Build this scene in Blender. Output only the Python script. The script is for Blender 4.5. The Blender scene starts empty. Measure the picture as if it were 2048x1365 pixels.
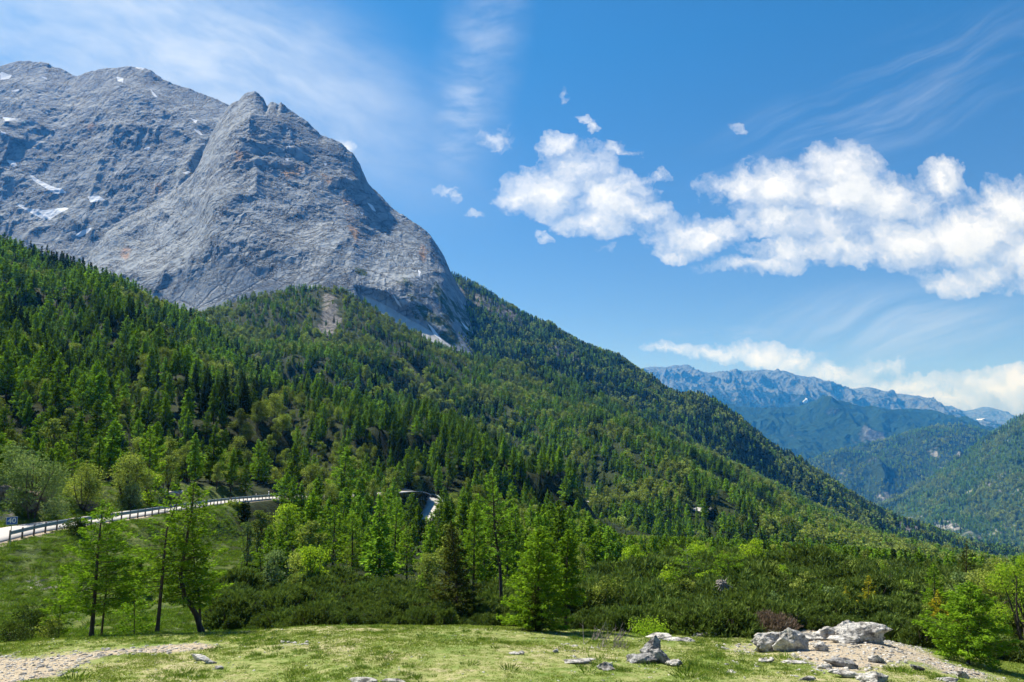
import bpy, math, random
import numpy as np
from mathutils import Vector, Matrix
random.seed(7)
R = math.radians
scn = bpy.context.scene
COL = scn.collection

# ---------------------------------------------------------------- camera
F = 1365.0                      # focal length in photograph pixels (2048 wide)
PITCH = math.atan(168.0 / F)    # horizon sits at row 850 of 1365
cam_data = bpy.data.cameras.new('camera')
cam = bpy.data.objects.new('camera', cam_data)
COL.objects.link(cam)
cam.location = (0, 0, 0)
cam.rotation_euler = (math.pi / 2 + PITCH, 0, 0)
cam_data.sensor_width = 36.0
cam_data.lens = 36.0 * F / 2048.0
cam_data.clip_start = 0.3
cam_data.clip_end = 60000
scn.camera = cam

def tz_of(py):
    v = 682.5 - np.asarray(py, float)
    return (F * math.sin(PITCH) + v * math.cos(PITCH)) / (F * math.cos(PITCH) - v * math.sin(PITCH))
def tx_of(px, py):
    v = 682.5 - np.asarray(py, float)
    return (np.asarray(px, float) - 1024) / (F * math.cos(PITCH) - v * math.sin(PITCH))
def pix_of(tx, tz):
    c, s = math.cos(PITCH), math.sin(PITCH)
    w = c + tz * s
    return 1024 + F * tx / w, 682.5 - F * (tz * c - s) / w

# ---------------------------------------------------------------- node helper
class NT:
    def __init__(self, tree):
        self.t = tree; self.n = tree.nodes; self.l = tree.links
    def put(self, sock, v):
        if v is None: return
        if isinstance(v, bpy.types.NodeSocket): self.l.new(v, sock)
        elif isinstance(v, (tuple, list)) and len(v) == 3 and sock.type == 'RGBA': sock.default_value = (*v, 1)
        else: sock.default_value = v
    def math(self, op, a, b=None, c=None, clamp=False):
        n = self.n.new('ShaderNodeMath'); n.operation = op; n.use_clamp = clamp
        for i, v in enumerate((a, b, c)): self.put(n.inputs[i], v)
        return n.outputs[0]
    def vm(self, op, a, b=None, c=None, s=None):
        n = self.n.new('ShaderNodeVectorMath'); n.operation = op
        for i, v in enumerate((a, b, c)): self.put(n.inputs[i], v)
        if s is not None: self.put(n.inputs['Scale'], s)
        return n.outputs['Value'] if op in ('LENGTH', 'DOT_PRODUCT', 'DISTANCE') else n.outputs[0]
    def noise(self, vec, scale, detail=4, rough=0.55, dist=0.0, lac=2.0, dim='3D', out=0):
        n = self.n.new('ShaderNodeTexNoise'); n.noise_dimensions = dim
        self.put(n.inputs['Vector'], vec); n.inputs['Scale'].default_value = scale
        n.inputs['Detail'].default_value = detail; n.inputs['Roughness'].default_value = rough
        n.inputs['Distortion'].default_value = dist; n.inputs['Lacunarity'].default_value = lac
        return n.outputs[out]
    def mix(self, f, a, b, mode='MIX'):
        n = self.n.new('ShaderNodeMix'); n.data_type = 'RGBA'; n.blend_type = mode
        self.put(n.inputs[0], f); self.put(n.inputs[6], a); self.put(n.inputs[7], b)
        return n.outputs[2]
    def ramp(self, f, stops, interp='LINEAR'):
        n = self.n.new('ShaderNodeValToRGB'); self.put(n.inputs[0], f)
        cr = n.color_ramp; cr.interpolation = interp
        while len(cr.elements) < len(stops): cr.elements.new(0.5)
        for e, (p, c) in zip(cr.elements, stops):
            e.position = p; e.color = (*c, 1) if isinstance(c, (tuple, list)) else (c, c, c, 1)
        return n.outputs[0]
    def mr(self, v, a, b, c=0.0, d=1.0, smooth=False):
        n = self.n.new('ShaderNodeMapRange'); n.clamp = True
        if smooth: n.interpolation_type = 'SMOOTHSTEP'
        self.put(n.inputs[0], v)
        for i, q in enumerate((a, b, c, d)): self.put(n.inputs[1 + i], q)
        return n.outputs[0]
    def attr(self, name, out='Fac'):
        n = self.n.new('ShaderNodeAttribute'); n.attribute_name = name
        return n.outputs[out]
    def pos(self):
        return self.n.new('ShaderNodeNewGeometry').outputs['Position']
    def sep(self, v):
        n = self.n.new('ShaderNodeSeparateXYZ'); self.put(n.inputs[0], v); return n.outputs
    def comb(self, x, y, z):
        n = self.n.new('ShaderNodeCombineXYZ')
        for i, q in enumerate((x, y, z)): self.put(n.inputs[i], q)
        return n.outputs[0]
    def bump(self, h, strength=0.5, dist=0.1, normal=None):
        n = self.n.new('ShaderNodeBump'); self.put(n.inputs['Height'], h)
        n.inputs['Strength'].default_value = strength; n.inputs['Distance'].default_value = dist
        if normal is not None: self.put(n.inputs['Normal'], normal)
        return n.outputs[0]

def new_mat(name):
    m = bpy.data.materials.new(name); m.use_nodes = True
    t = m.node_tree; t.nodes.clear()
    h = NT(t); h.out = t.nodes.new('ShaderNodeOutputMaterial')
    return m, h
def principled(h, col, rough=0.9, normal=None, metal=0.0, spec=0.3, **kw):
    p = h.n.new('ShaderNodeBsdfPrincipled')
    h.put(p.inputs['Base Color'], col); h.put(p.inputs['Roughness'], rough)
    h.put(p.inputs['Metallic'], metal); p.inputs['Specular IOR Level'].default_value = spec
    if normal is not None: h.put(p.inputs['Normal'], normal)
    h.l.new(p.outputs[0], h.out.inputs[0])
    return p

# ---------------------------------------------------------------- sun, sky, exposure
SUN_AZ = R(-52)      # measured from the view direction, negative = left
SUN_EL = R(51)
sun_dir = Vector((math.sin(SUN_AZ) * math.cos(SUN_EL), math.cos(SUN_AZ) * math.cos(SUN_EL), math.sin(SUN_EL)))
sl = bpy.data.lights.new('sun', 'SUN'); sl.energy = 5.0; sl.angle = R(0.53); sl.color = (1.0, 0.95, 0.87)
so = bpy.data.objects.new('sun', sl); COL.objects.link(so)
so.rotation_euler = sun_dir.to_track_quat('Z', 'Y').to_euler()
scn.view_settings.view_transform = 'Standard'
scn.view_settings.look = 'None'
scn.view_settings.exposure = 1.0
scn.view_settings.gamma = 1.0

world = bpy.data.worlds.new('World'); scn.world = world; world.use_nodes = True
wt = NT(world.node_tree); world.node_tree.nodes.clear()
sky = wt.n.new('ShaderNodeTexSky'); sky.sky_type = 'NISHITA'; sky.sun_disc = False
sky.sun_elevation = SUN_EL; sky.sun_rotation = SUN_AZ
sky.altitude = 1600; sky.air_density = 1.0; sky.dust_density = 0.8; sky.ozone_density = 2.5
SKY_STRENGTH = 0.085

# clouds live on the sky dome: gnomonic coordinates (x/y, z/y) of the view direction
def cloud_group():
    g = bpy.data.node_groups.new('cloud_cover', 'ShaderNodeTree')
    g.interface.new_socket('P', in_out='INPUT', socket_type='NodeSocketVector')
    g.interface.new_socket('D', in_out='OUTPUT', socket_type='NodeSocketFloat')
    h = NT(g); gi = g.nodes.new('NodeGroupInput'); go = g.nodes.new('NodeGroupOutput')
    P = gi.outputs[0]
    w1 = h.vm('SUBTRACT', h.noise(P, 7, 3, 0.5, out=1), (0.5, 0.5, 0.5))
    w2 = h.vm('SUBTRACT', h.noise(P, 30, 3, 0.6, out=1), (0.5, 0.5, 0.5))
    Pw = h.vm('ADD', P, h.vm('ADD', h.vm('SCALE', w1, s=0.05), h.vm('SCALE', w2, s=0.03)))
    w3 = h.vm('SUBTRACT', h.noise(P, 70, 3, 0.65, out=1), (0.5, 0.5, 0.5)); Pw = h.vm('ADD', Pw, h.vm('SCALE', w3, s=0.02))
    # (px, py, rx, ry, strength) in photograph pixels
    blobs = [(1120, 290, 40, 28, .8), (1165, 330, 75, 50, 1), (1100, 385, 95, 55, 1), (1210, 395, 100, 70, 1), (1190, 440, 90, 32, .95),
             (1035, 410, 50, 20, .7), (1290, 420, 60, 30, .7), (1355, 465, 70, 40, .8), (1420, 470, 70, 36, .8), (1350, 505, 40, 16, .5),
             (1480, 375, 85, 38, .95), (1560, 385, 120, 60, 1), (1680, 345, 90, 60, 1.1), (1690, 390, 150, 55, 1), (1780, 400, 110, 60, 1.1),
             (1885, 370, 50, 50, 1), (1640, 450, 140, 38, .95), (1520, 530, 110, 18, .7), (1600, 505, 110, 24, .8), (1700, 495, 100, 40, .95), (1560, 440, 90, 30, .8),
             (1820, 480, 120, 60, 1.1), (1940, 470, 120, 80, 1.2), (2040, 420, 80, 70, 1.2), (2090, 500, 140, 90, 1.2), (1900, 560, 60, 30, .8),
             (1990, 540, 90, 40, .9),
             (992, 270, 36, 26, .75), (896, 384, 22, 9, .5), (908, 396, 10, 16, .45), (943, 440, 20, 7, .45), (1168, 240, 22, 7, .4), (1185, 252, 14, 12, .4), (1235, 286, 26, 9, .45), (1262, 294, 26, 6, .35),
             (1318, 347, 24, 10, .35), (1458, 252, 16, 7, .3), (1470, 260, 10, 6, .25), (688, 290, 26, 20, .7), (1128, 198, 9, 16, .25), (1085, 473, 14, 9, .5),
             (1205, 492, 22, 9, .4),
             (1340, 700, 60, 12, .65), (1450, 703, 80, 16, .85), (1520, 705, 60, 22, .95), (1590, 722, 60, 20, .85), (1680, 745, 110, 20, .75),
             (1800, 775, 130, 22, .85), (1900, 800, 150, 24, .9), (2000, 780, 120, 40, .9), (2060, 765, 120, 30, 1), (1750, 735, 60, 14, .55), (1600, 752, 80, 14, .5)]
    acc = None
    for px, py, rx, ry, st in blobs:
        cx, cz = float(tx_of(px, py)), float(tz_of(py))
        k = float(tx_of(px + 1, py)) - cx
        s = (1 / (rx * 1.12 * k), 1 / (ry * 1.15 * k), 0)
        L = h.vm('LENGTH', h.vm('MULTIPLY_ADD', Pw, s, (-cx * s[0], -cz * s[1], 0)))
        v = h.math('MULTIPLY_ADD', L, -st, st)
        acc = v if acc is None else h.math('MAXIMUM', acc, v)
    n1 = h.noise(h.vm('MULTIPLY', Pw, (1, 1.35, 1)), 14, 8, 0.6)
    n2 = h.noise(Pw, 60, 4, 0.6)
    e = h.math('ADD', h.math('MULTIPLY', h.math('SUBTRACT', n1, 0.5), 2.1), h.math('MULTIPLY', h.math('SUBTRACT', n2, 0.5), 0.6))
    d = h.math('ADD', acc, e)
    d = h.math('MINIMUM', d, h.math('MULTIPLY', h.math('ADD', acc, 0.02), 4.0))
    h.l.new(d, go.inputs[0])
    return g
tc = wt.n.new('ShaderNodeTexCoord')
dx, dy, dz = wt.sep(tc.outputs['Generated'])
yy = wt.math('MAXIMUM', dy, 0.04)
P0 = wt.comb(wt.math('DIVIDE', dx, yy), wt.math('DIVIDE', dz, yy), 0.0)
front = wt.mr(dy, 0.06, 0.2)
cg = cloud_group()
def cloud(vec):
    n = wt.n.new('ShaderNodeGroup'); n.node_tree = cg; wt.put(n.inputs[0], vec); return n.outputs[0]
D0 = cloud(P0)
D1 = cloud(wt.vm('ADD', P0, (-0.018, 0.03, 0)))
alpha = wt.math('MULTIPLY', wt.mr(D0, -0.1, 0.95), front)
shade = wt.mr(D1, 0.15, 1.3)
cc = wt.mix(shade, (0.54, 0.545, 0.55), (0.39, 0.42, 0.46))
lowgrey = wt.mr(wt.sep(P0)[1], 0.0, 0.16)
cc = wt.mix(wt.math('MULTIPLY', wt.math('SUBTRACT', 1.0, lowgrey), 0.5), cc, (0.39, 0.45, 0.54))
# thin high cirrus: one band left of centre, a broad veil at the upper left, faint streaks right
def band(c0, wv, hv, ang, st, nz, lo=0.45, hi=0.8):
    cx, cz = float(tx_of(*c0)), float(tz_of(c0[1])); k = float(tx_of(c0[0] + 1, c0[1])) - cx
    ca, sa = math.cos(ang), math.sin(ang)
    q = wt.vm('SUBTRACT', P0, (cx, cz, 0))
    a = wt.math('MULTIPLY', wt.vm('DOT_PRODUCT', q, (ca, sa, 0)), 1 / (wv * k))
    b = wt.math('MULTIPLY', wt.vm('DOT_PRODUCT', q, (-sa, ca, 0)), 1 / (hv * k))
    m = wt.mr(wt.vm('LENGTH', wt.comb(a, b, 0)), 1.0, 0.1, smooth=True)
    return wt.math('MULTIPLY', wt.math('MULTIPLY', m, wt.mr(nz, lo, hi, smooth=True)), st)
nzw = wt.vm('ADD', P0, wt.vm('SCALE', wt.vm('SUBTRACT', wt.noise(P0, 3, 3, out=1), (0.5, 0.5, 0.5)), s=0.12))
nA = wt.noise(wt.vm('MULTIPLY', nzw, (9, 26, 1)), 1.0, 7, 0.62)
nB = wt.noise(wt.vm('MULTIPLY', nzw, (3.2, 6.5, 1)), 1.0, 7, 0.6)
rot = wt.n.new('ShaderNodeVectorRotate'); rot.rotation_type = 'Z_AXIS'; wt.put(rot.inputs['Vector'], nzw); rot.inputs['Angle'].default_value = R(-24)
nC = wt.noise(wt.vm('MULTIPLY', rot.outputs[0], (2.2, 20, 1)), 1.0, 6, 0.6)
rot2 = wt.n.new('ShaderNodeVectorRotate'); rot2.rotation_type = 'Z_AXIS'; wt.put(rot2.inputs['Vector'], nzw); rot2.inputs['Angle'].default_value = R(25)
nD = wt.noise(wt.vm('MULTIPLY', rot2.outputs[0], (4, 10, 1)), 1.0, 6, 0.6)
ci = wt.math('ADD', band((965, 80), 360, 110, R(82), 0.42, nA, 0.15, .95), band((150, 60), 760, 330, R(-18), 0.75, nD, 0.02, .85))
ci = wt.math('ADD', ci, band((560, 150), 620, 260, R(-30), 0.55, nD, .1, .9))
ci = wt.math('ADD', ci, band((1800, 190), 560, 150, R(24), 0.30, nC, .42, .8))
ci = wt.math('ADD', ci, band((1800, 650), 420, 110, R(0), 0.5, nC, .35, .8))
ci = wt.math('ADD', ci, band((1440, 668), 150, 22, R(0), 0.40, nA, .35, .8))
ci = wt.math('ADD', ci, band((920, 240), 160, 60, R(80), 0.30, nA, .3, .8))
ci = wt.math('MINIMUM', wt.math('MULTIPLY', ci, front), 0.8)
gg = wt.mix(1.0, sky.outputs[0], wt.mix(wt.mr(dz, 0.08, 0.5), (0.50, 0.50, 0.61), (0.22, 0.63, 0.86)), 'MULTIPLY')
skyc = wt.mix(1.0, gg, (SKY_STRENGTH,) * 3, 'MULTIPLY')
# pale brightening of the air towards the sun (upper left)
c1 = wt.mix(ci, skyc, (0.42, 0.46, 0.52))
c2 = wt.mix(alpha, c1, cc)
bg = wt.n.new('ShaderNodeBackground'); wt.put(bg.inputs[0], c2); bg.inputs[1].default_value = 1.0
wo = wt.n.new('ShaderNodeOutputWorld'); wt.l.new(bg.outputs[0], wo.inputs[0])
world.cycles.sampling_method = 'MANUAL'; world.cycles.sample_map_resolution = 512

c = scn.cycles
c.max_bounces = 6; c.diffuse_bounces = 2; c.glossy_bounces = 2; c.transmission_bounces = 3; c.volume_bounces = 0
c.transparent_max_bounces = 4
c.use_denoising = True
c.sample_clamp_indirect = 4.0

# ---------------------------------------------------------------- numpy noise
def _h(ix, iy, iz, seed):
    n = (ix.astype(np.int64) * 374761393 + iy.astype(np.int64) * 668265263 + iz.astype(np.int64) * 2147483647 + seed * 1274126177) & 0xffffffff
    n = ((n ^ (n >> 13)) * 1274126177) & 0xffffffff
    n = ((n ^ (n >> 15)) * 2246822519) & 0xffffffff
    return ((n ^ (n >> 16)) & 0xffffff) / float(0xffffff)
def vnoise(x, y, z=None, seed=0):
    if z is None: z = np.zeros_like(x)
    ix, iy, iz = np.floor(x), np.floor(y), np.floor(z)
    fx, fy, fz = x - ix, y - iy, z - iz
    u, v, w = [t * t * t * (t * (t * 6 - 15) + 10) for t in (fx, fy, fz)]
    r = 0
    for a in (0, 1):
        for b in (0, 1):
            k0 = _h(ix + a, iy + b, iz, seed)
            wt_ = (u if a else 1 - u) * (v if b else 1 - v)
            if np.any(fz): k0 = k0 * (1 - w) + _h(ix + a, iy + b, iz + 1, seed) * w
            r = r + k0 * wt_
    return r * 2 - 1
def fbm(x, y, z=None, oct=5, gain=0.5, lac=2.03, seed=0):
    s = 0; a = 1; f = 1; t = 0
    for i in range(oct):
        s = s + a * vnoise(x * f + i * 17.3, y * f - i * 9.1, None if z is None else z * f, seed + i); t += a
        a *= gain; f *= lac
    return s / t
def ridged(x, y, z=None, oct=5, gain=0.55, lac=2.1, seed=0):
    s = 0; a = 1; f = 1; t = 0; pr = 1
    for i in range(oct):
        n = 1 - np.abs(vnoise(x * f + i * 7.7, y * f + i * 3.3, None if z is None else z * f, seed + i)) * 2
        n = np.clip(n, -1, 1); s = s + a * n * pr; pr = np.clip(n * .5 + .6, 0, 1); t += a
        a *= gain; f *= lac
    return s / t
def blur1(a, n, axis, passes=3):
    if n < 1: return a
    for _ in range(passes):
        pad = [(0, 0)] * a.ndim; pad[axis] = (n, n)
        b = np.pad(a, pad, mode='edge'); cs = np.cumsum(b, axis=axis)
        z = np.zeros_like(np.take(cs, [0], axis=axis)); cs = np.concatenate([z, cs], axis=axis)
        L = a.shape[axis]; k = 2 * n + 1
        a = (np.take(cs, np.arange(k, k + L), axis=axis) - np.take(cs, np.arange(0, L), axis=axis)) / k
    return a
def sstep(a, b, x):
    t = np.clip((x - a) / (b - a), 0, 1); return t * t * (3 - 2 * t)

# ---------------------------------------------------------------- mesh helpers
def mesh_np(name, V, faces, smooth=False, mats=(), mat_idx=None, attrs=None):
    """faces: (n,3) or (n,4) int array, or a list of such arrays"""
    if not isinstance(faces, (list, tuple)): faces = [faces]
    faces = [f for f in faces if len(f)]
    me = bpy.data.meshes.new(name)
    me.vertices.add(len(V)); me.vertices.foreach_set('co', np.asarray(V, np.float32).ravel())
    tot = np.concatenate([np.full(len(f), f.shape[1], np.int32) for f in faces])
    idx = np.concatenate([f.ravel() for f in faces]).astype(np.int32)
    me.loops.add(len(idx)); me.loops.foreach_set('vertex_index', idx)
    me.polygons.add(len(tot)); st = np.concatenate([[0], np.cumsum(tot)[:-1]]).astype(np.int32)
    me.polygons.foreach_set('loop_start', st); me.polygons.foreach_set('loop_total', tot)
    if smooth: me.polygons.foreach_set('use_smooth', np.ones(len(tot), bool))
    for m in mats: me.materials.append(m)
    if mat_idx is not None: me.polygons.foreach_set('material_index', np.asarray(mat_idx, np.int32))
    for k, v in (attrs or {}).items():
        a = me.attributes.new(k, 'FLOAT', 'POINT'); a.data.foreach_set('value', np.asarray(v, np.float32).ravel())
    me.update(calc_edges=True)
    return me
def grid_faces(nr, nc):
    i = np.arange(nr - 1)[:, None] * nc + np.arange(nc - 1)[None, :]
    i = i.ravel()
    return np.stack([i, i + 1, i + nc + 1, i + nc], 1)
def link(name, me, parent=None, loc=None):
    o = bpy.data.objects.new(name, me); COL.objects.link(o)
    if loc is not None: o.location = loc
    if parent is not None: o.parent = parent
    return o
def tag(o, label=None, cat=None, group=None, kind=None):
    if label: o['label'] = label
    if cat: o['category'] = cat
    if group: o['group'] = group
    if kind: o['kind'] = kind
    return o
# ================================================================ TERRAIN
def profile(pts, txs, smooth=0):
    """pts: (px, py, Y) -> z and Y at each tx"""
    p = np.array(pts, float); tx = tx_of(p[:, 0], p[:, 1]); tz = tz_of(p[:, 1]); o = np.argsort(tx)
    z = np.interp(txs, tx[o], (tz * p[:, 2])[o]); Y = np.interp(txs, tx[o], p[o, 2])
    tzz = np.interp(txs, tx[o], tz[o])
    Y = blur1(Y, 12, 0); tzz = blur1(tzz, smooth, 0)
    return tzz * Y, Y
def poly_mask(PX, PY, polys, soft=0.0, wob=None):
    """1 inside any polygon given in photograph pixels (surface patches such as snow)"""
    out = np.zeros(PX.shape)
    if wob is not None: PX = PX + wob[0]; PY = PY + wob[1]
    for poly in polys:
        q = np.array(poly, float)
        x0, y0 = q.min(0) - 2; x1, y1 = q.max(0) + 2
        sel = (PX > x0) & (PX < x1) & (PY > y0) & (PY < y1)
        if not sel.any(): continue
        X, Y = PX[sel], PY[sel]; ins = np.zeros(X.shape, bool); n = len(q)
        for i in range(n):
            xi, yi = q[i]; xj, yj = q[i - 1]
            if yi == yj: continue
            ins ^= ((yi > Y) != (yj > Y)) & (X < (xj - xi) * (Y - yi) / (yj - yi) + xi)
        t = out[sel]; t[ins] = 1; out[sel] = t
    return out
LAYERS = {}
def layer(name, crest, base, nc, nr, mat, px_range, shape=1.0, disp=None, back=(0.5, 300), smooth_c=2, masks=None, crest_noise=0, nback=14):
    txs = np.linspace(tx_of(px_range[0], 850), tx_of(px_range[1], 850), nc)
    zc, Yc = profile(crest, txs, smooth_c); zb, Yb = profile(base, txs, 10)
    if crest_noise: zc = zc + crest_noise * fbm(txs * Yc / (crest_noise * 6), Yc * 0, oct=5, gain=.6, seed=77)
    t = np.linspace(0, 1, nr)[:, None]
    Y = Yb + (Yc - Yb) * t
    zs = blur1(zc / Yc, max(6, int(nc / 40)), 0) * Yc
    zt = zb + (zs - zb) * (t ** shape) + (zc - zs) * sstep(.84, 1, t)
    tb = np.linspace(0, 1, nback)[1:, None]
    Yk = Yc + back[1] * tb; zk = zc - np.maximum((zc - np.minimum(zb, zc - 10)) * back[0], back[1] * .5) * tb ** 1.1
    Y = np.vstack([Y, Yk]); Z = np.vstack([zt, zk]); T = np.vstack([np.broadcast_to(t, (nr, nc)), np.broadcast_to(1 + tb, (nback - 1, nc))])
    X = txs[None, :] * Y
    if disp is not None: X, Y, Z = disp(X, Y, Z, T)
    PX, PY = pix_of(X / Y, Z / Y)
    at = {}
    if masks: at = masks(X, Y, Z, T, PX, PY)
    V = np.stack([X.ravel(), Y.ravel(), Z.ravel()], 1)
    me = mesh_np(name, V, grid_faces(*X.shape), smooth=True, mats=[mat], attrs={k: v.ravel() for k, v in at.items()})
    o = link(name, me); tag(o, kind='structure')
    LAYERS[name] = (X, Y, Z, T, PX, PY, at)
    return o

# ---- materials of the ground
def mat_rock():
    m, h = new_mat('limestone_cliff')
    P = h.pos()
    warp = h.vm('SCALE', h.vm('SUBTRACT', h.noise(P, 0.006, 4, out=1), (0.5, 0.5, 0.5)), s=70)
    Pw = h.vm('ADD', P, warp)
    st = h.vm('MULTIPLY', Pw, (1, 1, 0.35))
    n1 = h.noise(st, 0.012, 9, 0.62)
    n2 = h.noise(Pw, 0.05, 8, 0.7)
    # tilted strata cracks
    rot = h.n.new('ShaderNodeVectorRotate'); rot.rotation_type = 'Y_AXIS'; h.put(rot.inputs['Vector'], Pw); rot.inputs['Angle'].default_value = R(28)
    sx = h.vm('MULTIPLY', rot.outputs[0], (0.25, 0.25, 1))
    crk = h.math('ABSOLUTE', h.math('SUBTRACT', h.noise(sx, 0.022, 6, 0.6), 0.5))
    crk = h.mr(crk, 0.0, 0.022)
    vor = h.n.new('ShaderNodeTexVoronoi'); vor.feature = 'DISTANCE_TO_EDGE'; h.put(vor.inputs['Vector'], h.vm('MULTIPLY', Pw, (1, 1, .55))); vor.inputs['Scale'].default_value = 0.018
    vc = h.mr(vor.outputs[0], 0.0, 0.05)
    base = h.ramp(n1, [(0.25, (0.160, 0.195, 0.235)), (0.5, (0.205, 0.235, 0.268)), (0.75, (0.265, 0.288, 0.315))])
    base = h.mix(h.mr(n2, 0.35, 0.7), base, h.mix(1.0, base, (1.35, 1.33, 1.28), 'MULTIPLY'))
    c2 = h.mr(h.math('ABSOLUTE', h.math('SUBTRACT', h.noise(h.vm('MULTIPLY', Pw, (1, 1, .3)), 0.011, 5, .62), 0.5)), 0, .009)
    rot3 = h.n.new('ShaderNodeVectorRotate'); rot3.rotation_type = 'Y_AXIS'; h.put(rot3.inputs['Vector'], Pw); rot3.inputs['Angle'].default_value = R(-50)
    c3 = h.mr(h.math('ABSOLUTE', h.math('SUBTRACT', h.noise(h.vm('MULTIPLY', rot3.outputs[0], (.35, .35, 1)), 0.05, 5, .65), 0.5)), 0, .02)
    cm = h.math('MULTIPLY', h.math('MULTIPLY_ADD', crk, 0.5, 0.5), h.math('MULTIPLY_ADD', vc, 0.3, 0.7))
    cm = h.math('MULTIPLY', cm, h.math('MULTIPLY', h.math('MULTIPLY_ADD', c2, 0.65, 0.35), h.math('MULTIPLY_ADD', c3, 0.35, 0.65)))
    streak = h.noise(h.vm('MULTIPLY', P, (1, .6, .09)), 0.05, 6, .7); sk = h.mr(streak, .3, .7, .78, 1.25)
    base = h.mix(1.0, base, h.comb(sk, sk, sk), 'MULTIPLY')
    base = h.mix(1.0, base, h.mix(cm, (0, 0, 0), (1, 1, 1)), 'MULTIPLY')
    rust = h.math('MULTIPLY', h.attr('rust'), h.mr(h.noise(h.vm('MULTIPLY', P, (1, 1, .3)), 0.03, 5, .6), 0.4, 0.6))
    base = h.mix(rust, base, (0.36, 0.22, 0.13))
    vegn = h.math('ADD', h.attr('veg'), h.math('MULTIPLY', h.math('SUBTRACT', h.noise(P, 0.03, 8, 0.75), 0.5), 1.6))
    veg = h.mr(vegn, 0.5, 0.62)
    base = h.mix(veg, base, h.ramp(h.noise(P, 0.08, 4), [(0.3, (0.018, 0.035, 0.012)), (0.7, (0.05, 0.085, 0.02))]))
    scr = h.attr('scree')
    base = h.mix(scr, base, h.ramp(h.noise(h.vm('MULTIPLY', P, (1, .3, .3)), 0.12, 5, .7), [(0.3, (0.36, 0.36, 0.36)), (0.7, (0.52, 0.52, 0.51))]))
    sn = h.mr(h.math('ADD', h.attr('snow'), h.math('MULTIPLY', h.math('SUBTRACT', h.noise(P, 0.06, 6, .7), 0.5), 1.5)), 0.42, 0.55)
    base = h.mix(sn, base, (0.66, 0.70, 0.76))
    hgt = h.math('ADD', h.math('MULTIPLY', n1, 10), h.math('ADD', h.math('MULTIPLY', n2, 2.2), h.math('MULTIPLY', cm, 5.5)))
    k = h.math('MULTIPLY', h.math('SUBTRACT', 1.0, h.math('MAXIMUM', sn, h.math('MULTIPLY', scr, .9))), hgt)
    principled(h, base, 0.9, h.bump(k, 0.75, 1.0), spec=0.1)
    return m
def mat_far(name, rockc, greenc, cover, scale):
    """wooded limestone mountains seen from kilometres away"""
    m, h = new_mat(name); P = h.pos()
    n = h.noise(P, scale, 9, 0.66); n3 = h.noise(P, scale * 12, 5, 0.7)
    nz = h.sep(h.n.new('ShaderNodeNewGeometry').outputs['Normal'])[2]
    f = h.mr(h.math('ADD', h.attr('veg'), h.math('ADD', h.math('MULTIPLY', h.math('SUBTRACT', n, .5), 1.3), h.math('MULTIPLY', h.math('SUBTRACT', nz, .6), 0.5))), 0.45, 0.58)
    g = h.ramp(n3, [(0.3, tuple(x * .55 for x in greenc)), (0.7, tuple(x * 1.4 for x in greenc))])
    r = h.ramp(n3, [(0.35, tuple(x * .5 for x in rockc)), (0.65, tuple(x * 1.6 for x in rockc))])
    col = h.mix(f, r, g)
    sn = h.mr(h.math('ADD', h.attr('snow'), h.math('MULTIPLY', h.math('SUBTRACT', n3, .5), 0.9)), 0.45, 0.55)
    col = h.mix(sn, col, (0.8, 0.83, 0.88))
    bh = h.math('MULTIPLY', n3, 1.0 / scale * 0.06)
    principled(h, col, 0.95, h.bump(bh, 1.0, 1.0), spec=0.1)
    return m
def mat_forest_floor():
    m, h = new_mat('forest_floor'); P = h.pos()
    n = h.noise(P, 0.05, 8, 0.65); n2 = h.noise(P, 0.6, 5, 0.65)
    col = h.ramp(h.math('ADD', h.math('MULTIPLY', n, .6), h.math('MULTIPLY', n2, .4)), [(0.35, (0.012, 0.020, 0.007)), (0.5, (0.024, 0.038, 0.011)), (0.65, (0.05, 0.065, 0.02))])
    rk = h.mr(h.math('ADD', h.attr('rocky'), h.math('MULTIPLY', h.math('SUBTRACT', h.noise(P, 0.06, 8, 0.72), 0.5), 1.5)), 0.5, 0.62)
    st = h.noise(h.vm('MULTIPLY', P, (1, 1, 0.5)), 0.25, 7, 0.7)
    rc = h.ramp(st, [(0.38, (0.05, 0.05, 0.045)), (0.5, (0.14, 0.135, 0.125)), (0.66, (0.28, 0.27, 0.255))])
    col = h.mix(rk, col, rc)
    principled(h, col, 0.95, h.bump(h.math('MULTIPLY', h.math('ADD', n2, st), 1.2), 0.8, 1.0), spec=0.1)
    return m
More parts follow.
